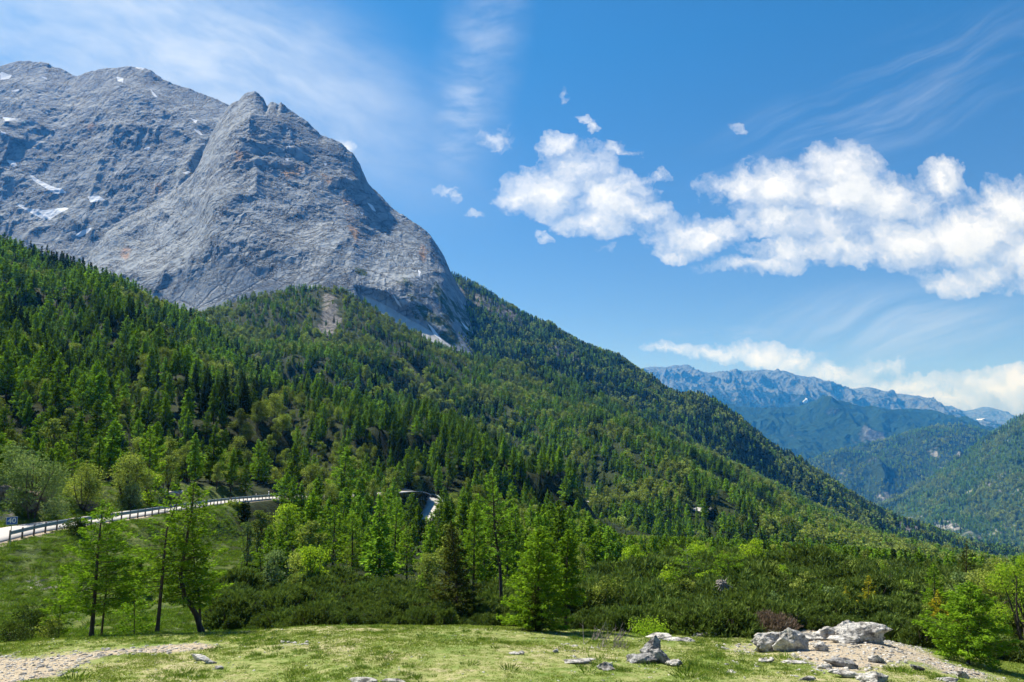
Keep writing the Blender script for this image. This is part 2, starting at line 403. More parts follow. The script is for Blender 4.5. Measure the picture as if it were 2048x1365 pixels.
def mat_near():
    m, h = new_mat('alpine_meadow'); P = h.pos()
    n = h.noise(P, 0.22, 6, 0.6); n2 = h.noise(P, 2.2, 6, 0.7); n3 = h.noise(P, 14, 4, 0.7)
    g = h.ramp(h.math('ADD', h.math('MULTIPLY', n, .55), h.math('MULTIPLY', n2, .45)),
               [(0.36, (0.085, 0.145, 0.026)), (0.45, (0.165, 0.215, 0.058)), (0.53, (0.250, 0.260, 0.105)), (0.62, (0.36, 0.32, 0.20))])
    g = h.mix(h.mr(n3, 0.42, 0.7), g, h.mix(1.0, g, (1.35, 1.3, 1.4), 'MULTIPLY'))
    g = h.mix(h.mr(n3, 0.45, 0.25), g, h.mix(1.0, g, (0.6, 0.68, 0.5), 'MULTIPLY'))
    # rough tussock ground of the banks and woodland litter further off
    w = h.ramp(h.noise(P, 0.5, 7, 0.7), [(0.34, (0.030, 0.050, 0.012)), (0.48, (0.075, 0.115, 0.022)), (0.6, (0.13, 0.165, 0.04)), (0.74, (0.20, 0.185, 0.09))])
    g = h.mix(h.attr('bank'), g, w)
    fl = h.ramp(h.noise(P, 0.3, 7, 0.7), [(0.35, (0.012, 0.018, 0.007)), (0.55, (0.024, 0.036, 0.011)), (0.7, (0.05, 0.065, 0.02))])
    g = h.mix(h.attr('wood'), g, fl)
    # bare trodden limestone grit
    dn = h.math('ADD', h.attr('dirt'), h.math('ADD', h.math('MULTIPLY', h.math('SUBTRACT', h.noise(P, 0.9, 8, 0.7), 0.5), 1.2), h.math('MULTIPLY', h.math('SUBTRACT', n3, .5), .5)))
    d = h.mr(dn, 0.48, 0.68)
    vor = h.n.new('ShaderNodeTexVoronoi'); h.put(vor.inputs['Vector'], P); vor.inputs['Scale'].default_value = 9
    peb = h.sep(vor.outputs['Color'])[0]
    dc = h.mix(peb, (0.29, 0.24, 0.165), (0.47, 0.42, 0.33))
    dc = h.mix(h.mr(n2, .4, .65), dc, (0.38, 0.31, 0.22))
    g = h.mix(d, g, dc)
    rk = h.mr(h.math('ADD', h.attr('rocky'), h.math('MULTIPLY', h.math('SUBTRACT', h.noise(P, 0.25, 8, 0.72), 0.5), 1.5)), 0.5, 0.6)
    rc = h.ramp(h.noise(P, 0.8, 7, 0.7), [(0.35, (0.12, 0.11, 0.10)), (0.5, (0.28, 0.27, 0.25)), (0.7, (0.5, 0.48, 0.45))])
    g = h.mix(rk, g, rc)
    hh = h.math('ADD', h.math('MULTIPLY', n3, 0.05), h.math('MULTIPLY', n2, 0.10))
    hh = h.math('ADD', hh, h.math('MULTIPLY', h.math('MULTIPLY', d, peb), 0.03))
    hh = h.math('ADD', hh, h.math('MULTIPLY', h.math('MULTIPLY', h.attr('bank'), h.noise(P, 1.1, 5, .7)), 0.5))
    principled(h, g, 0.95, h.bump(hh, 0.9, 1.0), spec=0.1)
    return m

# ---- near terrain: one height field from the camera knoll to the crest of the left hillside
TAB = {
 -700: [(22,1380),(33,1300),(45,1200),(60,1040),(68,1035),(100,900),(150,780),(250,600),(400,430),(480,450),(600,520)],
 -200: [(22,1375),(33,1310),(45,1260),(60,1095),(67,1065),(80,1000),(110,905),(160,800),(250,650),(420,455),(480,480),(600,570)],
 0: [(22,1365),(28,1320),(33,1290),(40,1290),(50,1190),(58,1092),(67,1050),(74,1020),(85,975),(110,920),(160,830),(250,700),(340,590),(430,495),(500,530),(620,640)],
 200: [(22,1362),(28,1300),(33,1268),(38,1290),(48,1240),(58,1160),(70,1068),(80,1036),(88,1010),(104,970),(130,915),(180,840),(260,740),(360,625),(440,560),(520,600),(650,700)],
 400: [(22,1360),(28,1300),(34,1262),(40,1285),(55,1200),(75,1110),(98,1025),(108,1010),(120,990),(150,940),(200,875),(280,790),(370,700),(450,640),(540,680),(680,770)],
 600: [(22,1360),(28,1290),(35,1252),(42,1265),(55,1215),(75,1160),(110,1080),(142,1002),(152,994),(170,965),(220,910),(290,850),(340,812),(400,810),(480,870),(650,950)],
 750: [(22,1360),(28,1285),(36,1248),(44,1262),(60,1205),(85,1150),(120,1090),(160,1035),(190,1000),(220,960),(260,910),(310,870),(350,850),(420,890),(520,980)],
 870: [(22,1360),(28,1285),(36,1248),(44,1262),(60,1210),(85,1160),(120,1105),(160,1062),(185,1035),(205,1010),(225,985),(260,935),(300,895),(340,875),(400,910),(500,1000)],
 1000: [(22,1362),(28,1290),(36,1250),(44,1265),(60,1215),(85,1165),(120,1125),(160,1085),(200,1055),(240,1010),(280,950),(310,920),(340,915),(380,955),(450,1020)],
 1120: [(22,1362),(28,1300),(36,1262),(44,1262),(60,1210),(85,1165),(120,1140),(160,1110),(200,1085),(240,1060),(270,1025),(295,1000),(320,1000),(360,1035),(450,1080)],
 1300: [(22,1362),(28,1310),(36,1272),(42,1260),(52,1215),(64,1172),(72,1158),(90,1170),(130,1170),(180,1145),(250,1110),(330,1075),(450,1065)],
 1500: [(22,1362),(28,1315),(35,1280),(42,1250),(52,1205),(62,1168),(72,1150),(90,1170),(130,1175),(200,1150),(300,1115),(450,1085)],
 1600: [(22,1362),(26,1325),(31,1282),(34,1266),(39,1262),(48,1225),(60,1178),(70,1158),(90,1175),(130,1180),(200,1155),(300,1125),(450,1100)],
 1720: [(22,1362),(26,1325),(31,1280),(34,1265),(39,1280),(48,1235),(60,1185),(70,1165),(90,1180),(130,1185),(200,1165),(300,1140),(450,1120)],
 1850: [(22,1368),(27,1335),(32,1312),(40,1300),(50,1245),(62,1200),(72,1180),(100,1205),(200,1205),(450,1155)],
 2048: [(22,1410),(27,1385),(32,1355),(40,1315),(50,1260),(60,1215),(70,1200),(100,1230),(200,1240),(450,1190)],
 2700: [(22,1460),(32,1410),(45,1320),(60,1260),(75,1230),(120,1260),(450,1230)],
}
NEARROWS = [(-36, -1.75), (0.5, -1.72), (3, -1.95), (8, -3.7), (15, -6.1)]
YR = np.concatenate([np.linspace(-36, 14, 30), np.linspace(15, 60, 330)[0:], np.linspace(60, 240, 330)[1:], np.linspace(240, 700, 190)[1:]])
SC = np.linspace(-1.3, 1.3, 1100)
def build_near():
    lt = np.linspace(math.log(2), math.log(720), 900); Yl = np.exp(lt)
    cols = sorted(TAB); txc = np.array([(c_ - 1024) / 1375.0 for c_ in cols]); Zc = []
    for c_ in cols:
        pts = TAB[c_]; Ys = [a for a, b in NEARROWS] + [p[0] for p in pts] + [720]
        zs = [b for a, b in NEARROWS] + [float(tz_of(p[1])) * p[0] for p in pts]
        zs.append(zs[-1] - (40 if pts[-1][0] > 460 else 60))
        Zc.append(np.interp(Yl, Ys, zs))
    Zc = np.array(Zc)                       # cols x Y
    txf = np.linspace(txc[0], txc[-1], 500)
    Zf = np.array([np.interp(txf, txc, Zc[:, j]) for j in range(len(Yl))])   # Y x tx
    Zf = blur1(Zf, 9, 1); Zf = blur1(Zf, 5, 0)
    Yg = np.repeat(YR[:, None], len(SC), 1); X = SC[None, :] * (Yg + 40)
    Ye = np.maximum(Yg, 15)
    fi = np.clip((np.log(np.maximum(Yg, 2.01)) - lt[0]) / (lt[1] - lt[0]), 0, len(lt) - 1.001)
    fj = np.clip((X / Ye - txf[0]) / (txf[1] - txf[0]), 0, len(txf) - 1.001)
    i0, j0 = fi.astype(int), fj.astype(int); a, b = fi - i0, fj - j0
    Z = (Zf[i0, j0] * (1 - a) + Zf[i0 + 1, j0] * a) * (1 - b) + (Zf[i0, j0 + 1] * (1 - a) + Zf[i0 + 1, j0 + 1] * a) * b
    behind = Yg < 2; Z[behind] = -1.75 + 0.1 * fbm(X[behind] * .1, Yg[behind] * .1, oct=3)
    return X, Yg, Z
NX, NY, NZ = build_near()
# road centre line: (px, py, Y) of the road surface
ROADPTS = [(-420, 1185, 50), (-200, 1118, 55), (-60, 1082, 61), (60, 1055, 67.5), (200, 1036.5, 76), (320, 1018, 88), (400, 1009, 101), (470, 1001, 113), (540, 996, 127), (620, 992.5, 143), (700, 990, 160), (760, 987, 178), (806, 983, 199), (836, 984, 214), (856, 996, 219), (866, 1011, 213), (862, 1026, 202), (846, 1042, 190), (820, 1058, 178)]
def catmull(P, n):
    P = np.array(P, float); Q = np.vstack([2 * P[0] - P[1], P, 2 * P[-1] - P[-2]]); out = []
    for i in range(1, len(Q) - 2):
        for t in np.linspace(0, 1, n, endpoint=False):
            p0, p1, p2, p3 = Q[i - 1:i + 3]
            out.append(0.5 * ((2 * p1) + (-p0 + p2) * t + (2 * p0 - 5 * p1 + 4 * p2 - p3) * t * t + (-p0 + 3 * p1 - 3 * p2 + p3) * t ** 3))
    out.append(Q[-2]); return np.array(out)
def wpt(px, py, Y): return (float(tx_of(px, py)) * Y, Y, float(tz_of(py)) * Y)
ROAD = catmull([wpt(*p) for p in ROADPTS], 14)
ROAD[:, 2] = blur1(ROAD[:, 2], 6, 0)
def poly_dist(X, Y, L):
    best = np.full(X.shape, 1e9); bz = np.zeros(X.shape); side = np.zeros(X.shape)
    for k in range(len(L) - 1):
        ax, ay, az = L[k]; bx, by, bz_ = L[k + 1]; dx_, dy_ = bx - ax, by - ay
        t = np.clip(((X - ax) * dx_ + (Y - ay) * dy_) / (dx_ * dx_ + dy_ * dy_ + 1e-9), 0, 1)
        d = np.hypot(X - ax - dx_ * t, Y - ay - dy_ * t); m = d < best
        best[m] = d[m]; bz[m] = (az + (bz_ - az) * t)[m]; side[m] = np.sign((X - ax) * dy_ - (Y - ay) * dx_)[m]
    return best, bz, side
ROADW = 2.9
_yi = np.arange(len(YR))
def Hn(x, y):
    x = np.asarray(x, float); y = np.asarray(y, float)
    fi = np.clip(np.interp(y, YR, _yi), 0, len(YR) - 1.001); fj = np.clip((x / (y + 40) - SC[0]) / (SC[1] - SC[0]), 0, len(SC) - 1.001)
    i, j = fi.astype(int), fj.astype(int); a, b = fi - i, fj - j
    return (NZ[i, j] * (1 - a) + NZ[i + 1, j] * a) * (1 - b) + (NZ[i, j + 1] * (1 - a) + NZ[i + 1, j + 1] * a) * b
def hit(px, py, y0=14.0, y1=690.0):
    """where the view ray of a photograph pixel first meets the near ground"""
    tx, tz = float(tx_of(px, py)), float(tz_of(py))
    Y = np.exp(np.linspace(math.log(y0), math.log(y1), 3000)); g = Hn(tx * Y, Y) > tz * Y
    k = int(np.argmax(g)) if g.any() else len(Y) - 1
    return tx * Y[k], Y[k], float(Hn(tx * Y[k], Y[k]))
def at(px, Y, py=1150):
    tx = float(tx_of(px, py)); x = tx * Y
    return x, Y, float(Hn(x, Y))
def shape_near():
    global NZ, RD
    X, Y = NX, NY
    big = sstep(70, 200, Y)
    NZ = NZ + big * 15 * ridged(X / 75 + Y / 220, Y / 160 - X / 400, oct=4, seed=3) * sstep(150, 300, Y) * (1 - .6 * sstep(340, 430, Y)) * (1 - .9 * sstep(.02, .2, X / np.maximum(Y, 5))) + big * 1.6 * fbm(X / 20, Y / 20, oct=4, seed=5)
    for line, hh, ww in ((((175, 545, 0), (240, 610, 0), (300, 680, 0), (380, 760, 0), (450, 830, 0), (520, 905, 0)), 13, 20), (((620, 800, 0), (700, 830, 0), (800, 850, 0), (900, 880, 0), (980, 915, 0), (1060, 950, 0)), 9, 14), (((20, 640, 0), (100, 720, 0), (170, 800, 0), (220, 870, 0)), 8, 14)):
        Lw = np.array([hit(a_[0], a_[1], 100) for a_ in line]); sel_ = (Y > 90) & (Y < 520) & (np.abs(X) < 420)
        d_, _, s_ = poly_dist(X[sel_], Y[sel_], catmull(Lw, 6)); q_ = d_ * s_          # positive: right of the line as it comes towards the viewer
        q_ = -q_ if Lw[-1][1] < Lw[0][1] else q_
        dz_ = np.zeros(X.shape); dz_[sel_] = hh * (np.exp(-((q_ + ww) / (ww * .8)) ** 2) - .9 * np.exp(-((q_ - ww * .9) / (ww * .9)) ** 2)); NZ = NZ + dz_ * (1 - sstep(300, 400, Y))
    bank = sstep(36, 44, Y) * (1 - sstep(90, 140, Y))
    NZ = NZ + bank * 0.45 * fbm(X / 3.2, Y / 3.2, oct=5, seed=9, gain=.6) + 0.10 * fbm(X / 2.5, Y / 2.5, oct=5, seed=11) * sstep(5, 15, Y) + .02 * fbm(X * 2, Y * 2, oct=3, seed=12)
    d = np.full(X.shape, 1e9); bz = np.zeros(X.shape); sd = np.zeros(X.shape)
    sel = (Y > 40) & (Y < 240) & (X < 60)
    a, b_, s_ = poly_dist(X[sel], Y[sel], ROAD[::2]); d[sel] = a; bz[sel] = b_; sd[sel] = s_
    w = 1 - sstep(ROADW + 1.4, ROADW + 7, d)
    NZ = NZ * (1 - w) + (bz - 0.12) * w
    # cut bank just uphill of the road on its left side
    up = (sd < 0) & (Y < 150)
    NZ = NZ + up * sstep(ROADW + 1.8, ROADW + 4.5, d) * (1 - sstep(ROADW + 6, ROADW + 22, d)) * (1.6 + 1.2 * fbm(X / 6, Y / 6, oct=4, seed=21))
    RD = d
shape_near()
PXN, PYN = pix_of(NX / np.maximum(NY, 1), NZ / np.maximum(NY, 1))
wob = (18 * fbm(NX / 1.5, NY / 1.5, oct=4, seed=31), 9 * fbm(NX / 1.5, NY / 1.5, oct=4, seed=32))
dirt = poly_mask(PXN, PYN, [[(-200, 1318), (0, 1316), (100, 1314), (230, 1299), (330, 1289), (430, 1287), (450, 1292), (400, 1300), (300, 1305), (200, 1320), (110, 1350), (0, 1374), (-200, 1375)],
                            [(1560, 1262), (1640, 1254), (1760, 1275), (1830, 1315), (1780, 1335), (1700, 1330), (1600, 1318), (1585, 1300), (1560, 1290)],
                            [(1440, 1290), (1500, 1282), (1520, 1300), (1490, 1312)], [(1600, 1318), (1700, 1325), (1750, 1345), (1640, 1348)],
                            [(540, 1285), (600, 1288), (590, 1300), (545, 1300)], [(1120, 1290), (1200, 1290), (1190, 1300), (1110, 1300)],
                            [(1800, 1280), (1850, 1300), (1900, 1330), (1990, 1350), (1960, 1365), (1870, 1340), (1800, 1300)]], wob=wob)
dirt = blur1(blur1(dirt, 4, 0, 3), 4, 1, 3) * (NY < 45)
dirt = np.maximum(dirt, .9 * (1 - sstep(ROADW + .5, ROADW + 2.2, RD)) * (PXN < 770))
bank = sstep(37, 42, NY)
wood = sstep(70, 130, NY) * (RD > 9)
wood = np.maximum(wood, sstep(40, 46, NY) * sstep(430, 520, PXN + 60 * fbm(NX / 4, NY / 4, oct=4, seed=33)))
rockyN = poly_mask(PXN, PYN, [[(-50, 960), (60, 985), (60, 1045), (-50, 1050)], [(150, 985), (185, 990), (190, 1025), (140, 1020)], [(60, 1130), (110, 1145), (105, 1190), (40, 1180)],
                              [(0, 1190), (60, 1185), (60, 1215), (0, 1220)], [(140, 1200), (210, 1205), (200, 1225), (140, 1220)]], wob=wob) * 0.85 * (NY > 40)
gul = ridged(NX / 75 + NY / 220, NY / 160 - NX / 400, oct=4, seed=3)
rockyN = np.maximum(rockyN, poly_mask(PXN, PYN, [[(600, 750), (650, 750), (700, 780), (620, 785)]]) * .4)
rockyN = blur1(blur1(rockyN, 5, 0, 3), 5, 1, 3)
V = np.stack([NX.ravel(), NY.ravel(), NZ.ravel()], 1)
o = link('ground', mesh_np('ground', V, grid_faces(*NX.shape), True, [mat_near()], attrs=dict(dirt=dirt.ravel(), bank=bank.ravel(), wood=wood.ravel(), rocky=rockyN.ravel())))
tag(o, kind='structure')

# ---- middle hill with the rounded dome
def disp_F(X, Y, Z, T):
    e = sstep(0, 0.12, T) * (1 - 0.75 * sstep(.8, 1, T)) * (1 - .88 * sstep(.12, .5, X / Y))
    g = ridged((X + .35 * Y) / 170, (Y - .3 * X) / 420, oct=4, seed=41)
    Z = Z + e * 36 * g + e * 5 * fbm(X / 45, Y / 45, oct=5, seed=42)
    return X, Y, Z
def masks_F(X, Y, Z, T, PX, PY):
    w = (8 * fbm(X / 30, Z / 30, oct=3, seed=51), 8 * fbm(X / 30, Z / 30, oct=3, seed=52))
    r = poly_mask(PX, PY, [[(636, 584), (670, 586), (682, 640), (672, 676), (634, 672), (642, 620)], 
                           [(600, 760), (660, 765), (640, 785), (605, 780)], [(820, 738), (842, 742), (838, 768), (820, 760)], [(770, 710), (800, 725), (790, 742)]], wob=w)
    return dict(rocky=blur1(blur1(np.clip(r, 0, 1), 4, 0), 4, 1) * .95)
MAT_FLOOR = mat_forest_floor()
layer('forested_hill', [(0, 560, 700), (300, 640, 720), (430, 622, 800), (480, 604, 830), (530, 592, 850), (560, 582, 860), (600, 576, 865), (650, 577, 870), (690, 588, 870), (740, 612, 880), (790, 647, 890), (850, 678, 900), (900, 700, 910), (950, 715, 930), (1000, 730, 950), (1040, 728, 950), (1080, 737, 950), (1130, 757, 960), (1180, 777, 970), (1250, 812, 980), (1320, 847, 990), (1400, 892, 1000), (1480, 937, 1000), (1560, 982, 1000), (1640, 1025, 990), (1700, 1055, 980), (1760, 1083, 960), (1830, 1110, 940), (1900, 1128, 920), (2100, 1160, 900), (2300, 1180, 900)],
      [(0, 800, 600), (300, 760, 560), (500, 760, 520), (600, 840, 470), (750, 900, 430), (900, 935, 410), (1000, 990, 400), (1100, 1050, 350), (1200, 1095, 310), (1500, 1125, 310), (1800, 1165, 320), (2100, 1200, 330), (2300, 1210, 330)],
      760, 420, MAT_FLOOR, (0, 2300), shape=1.15, disp=disp_F, masks=masks_F, back=(0.7, 350))
# ---- long wooded ridge running down to the right
def disp_E(X, Y, Z, T):
    e = sstep(0, 0.1, T) * (1 - 0.85 * sstep(.8, 1, T)) * (1 - .8 * sstep(.3, .6, X / Y))
    g = ridged((X - .25 * Y) / 300, (Y + .2 * X) / 800, oct=4, seed=61)
    return X, Y, Z + e * 60 * g + e * 10 * fbm(X / 80, Y / 80, oct=5, seed=62) + sstep(.8, 1, T) * 2.5 * fbm(X / 30, Y / 60, oct=4, seed=64)
def masks_E(X, Y, Z, T, PX, PY):
    w = (8 * fbm(X / 50, Z / 50, oct=4, seed=53), 8 * fbm(X / 50, Z / 50, oct=4, seed=54))
    r = poly_mask(PX, PY, [[(900, 560), (915, 565), (930, 590), (920, 620), (905, 590)], [(940, 585), (1000, 605), (1040, 625), (1035, 645), (990, 635), (950, 615)], [(1080, 690), (1130, 700), (1160, 720), (1120, 725)], [(1780, 1010), (1830, 1030), (1850, 1070), (1800, 1070)]], wob=w)
    return dict(rocky=blur1(blur1(np.clip(r, 0, 1), 3, 0), 3, 1) * .9)
layer('wooded_ridge', [(700, 640, 1750), (860, 560, 1750), (880, 548, 1720), (905, 552, 1700), (930, 560, 1690), (960, 578, 1680), (1000, 603, 1660), (1040, 628, 1650), (1080, 648, 1630), (1130, 673, 1620), (1180, 703, 1600), (1230, 728, 1580), (1290, 757, 1560), (1330, 788, 1500), (1360, 797, 1450), (1400, 795, 1420), (1430, 806, 1400), (1460, 829, 1390), (1500, 861, 1370), (1550, 899, 1350), (1600, 924, 1330), (1650, 957, 1320), (1700, 994, 1320), (1750, 1023, 1330), (1790, 1037, 1340), (1830, 1052, 1350), (1870, 1067, 1360), (1920, 1082, 1380), (1960, 1092, 1400), (2010, 1100, 1420), (2060, 1112, 1440), (2300, 1150, 1500)],
      [(700, 760, 1200), (850, 730, 1150), (1000, 770, 1120), (1200, 850, 1080), (1400, 945, 1050), (1600, 1045, 1030), (1800, 1135, 1000), (2100, 1200, 980), (2300, 1210, 980)],
      640, 300, MAT_FLOOR, (700, 2300), shape=1.0, disp=disp_E, masks=masks_E, back=(0.6, 500))
# ---- the big limestone mountain: back wall and front buttress
MAT_ROCK = mat_rock()
def disp_cliff(seed, amp):
    def f(X, Y, Z, T):
        e = sstep(0, 0.28, T) * (1 - 0.95 * sstep(.72, .985, T) * (T <= 1) - .95 * (T > 1)); e2 = sstep(0, .28, T) * (1 - .6 * sstep(.8, .99, T))
        px_, py_ = pix_of(X / Y, Z / Y); e = e * (1 - .93 * blur1(blur1(poly_mask(px_, py_, [[(715, 585), (760, 598), (835, 640), (910, 690), (935, 725), (860, 705), (780, 665), (725, 620)]]), 4, 0), 4, 1))
        A = X / 260 + .25 * fbm(X / 300, Z / 300, oct=3, seed=seed + 9)
        g = ridged(A + Z / 900, Z / 520, oct=7, gain=.48, seed=seed)
        s = ridged((X * .5 + Z * .85) / 190, (X * .85 - Z * .5) / 700, oct=5, gain=.5, seed=seed + 3)
        q = fbm(X / 60, Z / 80, Y / 80, oct=6, gain=.62, seed=seed + 5)
        e2 = e2 * (e > 0) * np.clip(e * 12, 0, 1); d = e * amp * (g + .2 * s) + e2 * amp * (.14 * s + .17 * q)
        cr = 8 * fbm(X / 34, Y / 60, oct=6, gain=.62, seed=seed + 6) * sstep(.9, 1, T)
        return X - d * .15, Y - d * .75, Z + d * .45 + cr
    return f
SNOW = [[(0, 146), (12, 146), (24, 150), (18, 158), (0, 160)], [(20, 182), (40, 178), (36, 184)], [(4, 234), (30, 237), (42, 241), (10, 242)], [(232, 153), (248, 156), (246, 166), (236, 162)],
        [(270, 133), (288, 135), (286, 139), (272, 137)], [(298, 175), (312, 188), (318, 196), (308, 192)], [(80, 152), (96, 156), (92, 160)], [(320, 155), (334, 160), (326, 162)],
        [(10, 318), (30, 322), (34, 330), (26, 334)], [(58, 348), (80, 360), (100, 372), (124, 378), (134, 387), (110, 388), (90, 376), (66, 360)],
        [(176, 392), (196, 390), (212, 400), (196, 403), (180, 404)], [(40, 414), (62, 417), (90, 420), (130, 415), (138, 418), (112, 430), (100, 440), (84, 438), (66, 428)], [(30, 406), (50, 412), (44, 416)],
        [(150, 470), (166, 460), (184, 456), (180, 464), (160, 474)], [(380, 236), (396, 242), (392, 248)], [(386, 256), (400, 262), (406, 270), (396, 268)], [(286, 298), (300, 294), (298, 302)], [(246, 398), (268, 398), (262, 402)],
        [(362, 346), (382, 342), (378, 348)], [(0, 262), (14, 266), (2, 270)], [(568, 318), (578, 316), (576, 322)], [(576, 286), (584, 298), (578, 300)], [(646, 325), (656, 327), (650, 332)], [(734, 405), (746, 412), (752, 424), (744, 420)],
        [(720, 425), (728, 425), (724, 432)], [(785, 588), (800, 606), (806, 618), (794, 606)], [(852, 644), (864, 655), (880, 674), (884, 682), (868, 670)], [(922, 642), (936, 655), (944, 664), (932, 658)], [(836, 540), (842, 544), (838, 556)]]
def masks_rock(X, Y, Z, T, PX, PY):
    w = (7 * fbm(X / 40, Z / 40, oct=4, seed=71), 7 * fbm(X / 40, Z / 40, oct=4, seed=72))
    w2 = (w[0] * .25, w[1] * .25)
    snow = blur1(blur1(poly_mask(PX, PY, SNOW, wob=w2), 1, 0, 1), 1, 1, 1)
    veg = poly_mask(PX, PY, [[(820, 600), (850, 610), (900, 640), (930, 700), (870, 680), (830, 640)], [(905, 600), (940, 620), (975, 690), (1000, 760), (950, 700), (915, 640)],
                             [(700, 530), (730, 540), (735, 560), (710, 555)], [(800, 550), (830, 560), (850, 610), (820, 600)], [(870, 560), (900, 600), (915, 660), (880, 620)], [(780, 620), (840, 660), (800, 650)]], wob=w) * .62
    veg = np.maximum(veg, poly_mask(PX, PY, [[(560, 320), (600, 325), (600, 350), (570, 350)], [(370, 515), (400, 515), (395, 525), (372, 524)], [(180, 260), (205, 262), (200, 275)], [(480, 470), (540, 480), (520, 500)], [(760, 560), (800, 600), (960, 700), (900, 560)]], wob=w) * .42)
    rust = poly_mask(PX, PY, [[(684, 395), (700, 400), (712, 450), (720, 490), (700, 470), (688, 430)], [(560, 325), (610, 330), (600, 360), (570, 360)], [(470, 300), (500, 305), (500, 330), (470, 325)], [(160, 240), (190, 250), (180, 270)], [(230, 500), (260, 495), (250, 520)], [(300, 370), (330, 370), (320, 390), (290, 395)], [(640, 350), (665, 360), (660, 380)], [(840, 480), (855, 500), (850, 530), (838, 500)]], wob=w)
    scree = poly_mask(PX, PY, [[(722, 590), (745, 598), (790, 620), (830, 645), (870, 668), (905, 692), (930, 720), (860, 700), (790, 660), (735, 620)], [(930, 640), (960, 670), (985, 700), (960, 690)]], wob=w2)
    return dict(snow=snow, veg=blur1(blur1(veg, 3, 0), 3, 1), rust=blur1(blur1(rust, 2, 0), 2, 1), scree=blur1(blur1(scree, 1, 0), 1, 1))
layer('rock_wall', [(-500, 260, 2100), (-200, 170, 2100), (-60, 150, 2100), (0, 133, 2100), (20, 125, 2100), (40, 120, 2100), (90, 125, 2100), (125, 140, 2100), (148, 153, 2080), (170, 148, 2060), (200, 141, 2050), (232, 138, 2040), (262, 134, 2030), (290, 136, 2020), (310, 148, 2010), (345, 168, 2000), (380, 178, 1990), (420, 192, 1980), (455, 208, 1950), (520, 250, 1900), (620, 320, 1850), (700, 400, 1850)],
      [(-500, 700, 1350), (0, 640, 1350), (200, 640, 1350), (450, 640, 1350), (700, 650, 1350)],
      760, 560, MAT_ROCK, (-450, 680), shape=1.0, disp=disp_cliff(81, 36), masks=masks_rock, back=(.5, 500))
layer('rock_buttress', [(100, 600, 1500), (165, 520, 1560), (200, 470, 1600), (240, 440, 1640), (270, 405, 1680), (330, 375, 1700), (385, 345, 1720), (410, 300, 1730), (430, 255, 1730), (450, 222, 1730), (462, 207, 1730), (478, 200, 1730), (487, 188, 1730), (498, 184, 1730), (512, 183, 1730), (520, 190, 1730), (529, 199, 1730), (535, 213, 1730), (541, 204, 1730), (552, 205, 1730), (558, 210, 1730), (562, 204, 1730), (572, 213, 1730), (590, 228, 1730), (620, 250, 1720), (640, 270, 1710), (660, 276, 1700), (680, 285, 1700), (705, 305, 1690), (720, 328, 1680), (735, 365, 1670), (760, 390, 1660), (780, 415, 1650), (800, 430, 1640), (830, 445, 1630), (860, 470, 1620), (885, 505, 1600), (900, 540, 1590), (915, 570, 1580), (940, 610, 1570), (965, 660, 1550), (985, 705, 1530), (1010, 750, 1500), (1100, 800, 1450)],
      [(100, 700, 1180), (300, 660, 1160), (500, 640, 1140), (650, 620, 1130), (720, 640, 1120), (800, 690, 1110), (900, 725, 1100), (1000, 770, 1100), (1100, 820, 1100)],
      1000, 640, MAT_ROCK, (110, 1060), shape=1.0, disp=disp_cliff(181, 40), masks=masks_rock, back=(.5, 400), smooth_c=1)
# ---- valley hills and far ranges
def disp_far(amp, sc, seed, cr):
    def f(X, Y, Z, T):
        e = sstep(0, .1, T) * (1 - .85 * sstep(.85, 1, T))
        g = ridged(X / sc + .3 * fbm(X / sc, Y / sc, oct=3, seed=seed + 4), Y / (sc * 2.2), oct=6, gain=.55, seed=seed)
        return X, Y - e * amp * .5 * g, Z + e * amp * g + sstep(.85, 1, T) * cr * fbm(X / (cr * 9), Y / (cr * 30), oct=5, gain=.6, seed=seed + 1)
    return f
def masks_far(v0, v1, snow=()):
    def f(X, Y, Z, T, PX, PY):
        w = (5 * fbm(X / 150, Z / 150, oct=3, seed=5), 4 * fbm(X / 150, Z / 150, oct=3, seed=6))
        return dict(veg=v0 + (v1 - v0) * np.clip(T, 0, 1) ** 1.3, snow=poly_mask(PX, PY, snow, wob=w))
    return f
layer('right_hill', [(1700, 1050, 3400), (1760, 1010, 3400), (1800, 995, 3350), (1850, 965, 3300), (1900, 928, 3250), (1950, 892, 3200), (2000, 857, 3150), (2048, 832, 3100), (2200, 760, 3000), (2700, 640, 2900)],
      [(1700, 1130, 2600), (1900, 1130, 2300), (2048, 1135, 2200), (2700, 1150, 2000)], 420, 300, mat_far('right_hill_wood', (.24, .24, .24), (.028, .056, .014), 0, .006), (1680, 2600), disp=disp_far(75, 420, 201, 8), masks=masks_far(.42, .85), back=(.5, 800))
layer('valley_hill', [(1540, 980, 4700), (1600, 935, 4700), (1640, 914, 4700), (1700, 897, 4700), (1760, 882, 4700), (1830, 865, 4700), (1880, 853, 4700), (1925, 851, 4700), (1960, 862, 4700), (2048, 885, 4700), (2300, 900, 4700)],
      [(1540, 1040, 3900), (1700, 1050, 3800), (2048, 1060, 3700), (2300, 1060, 3700)], 380, 260, mat_far('valley_hill_wood', (.22, .22, .22), (.018, .036, .014), 0, .005), (1530, 2250), disp=disp_far(95, 480, 221, 8), masks=masks_far(.45, .85), back=(.5, 900))
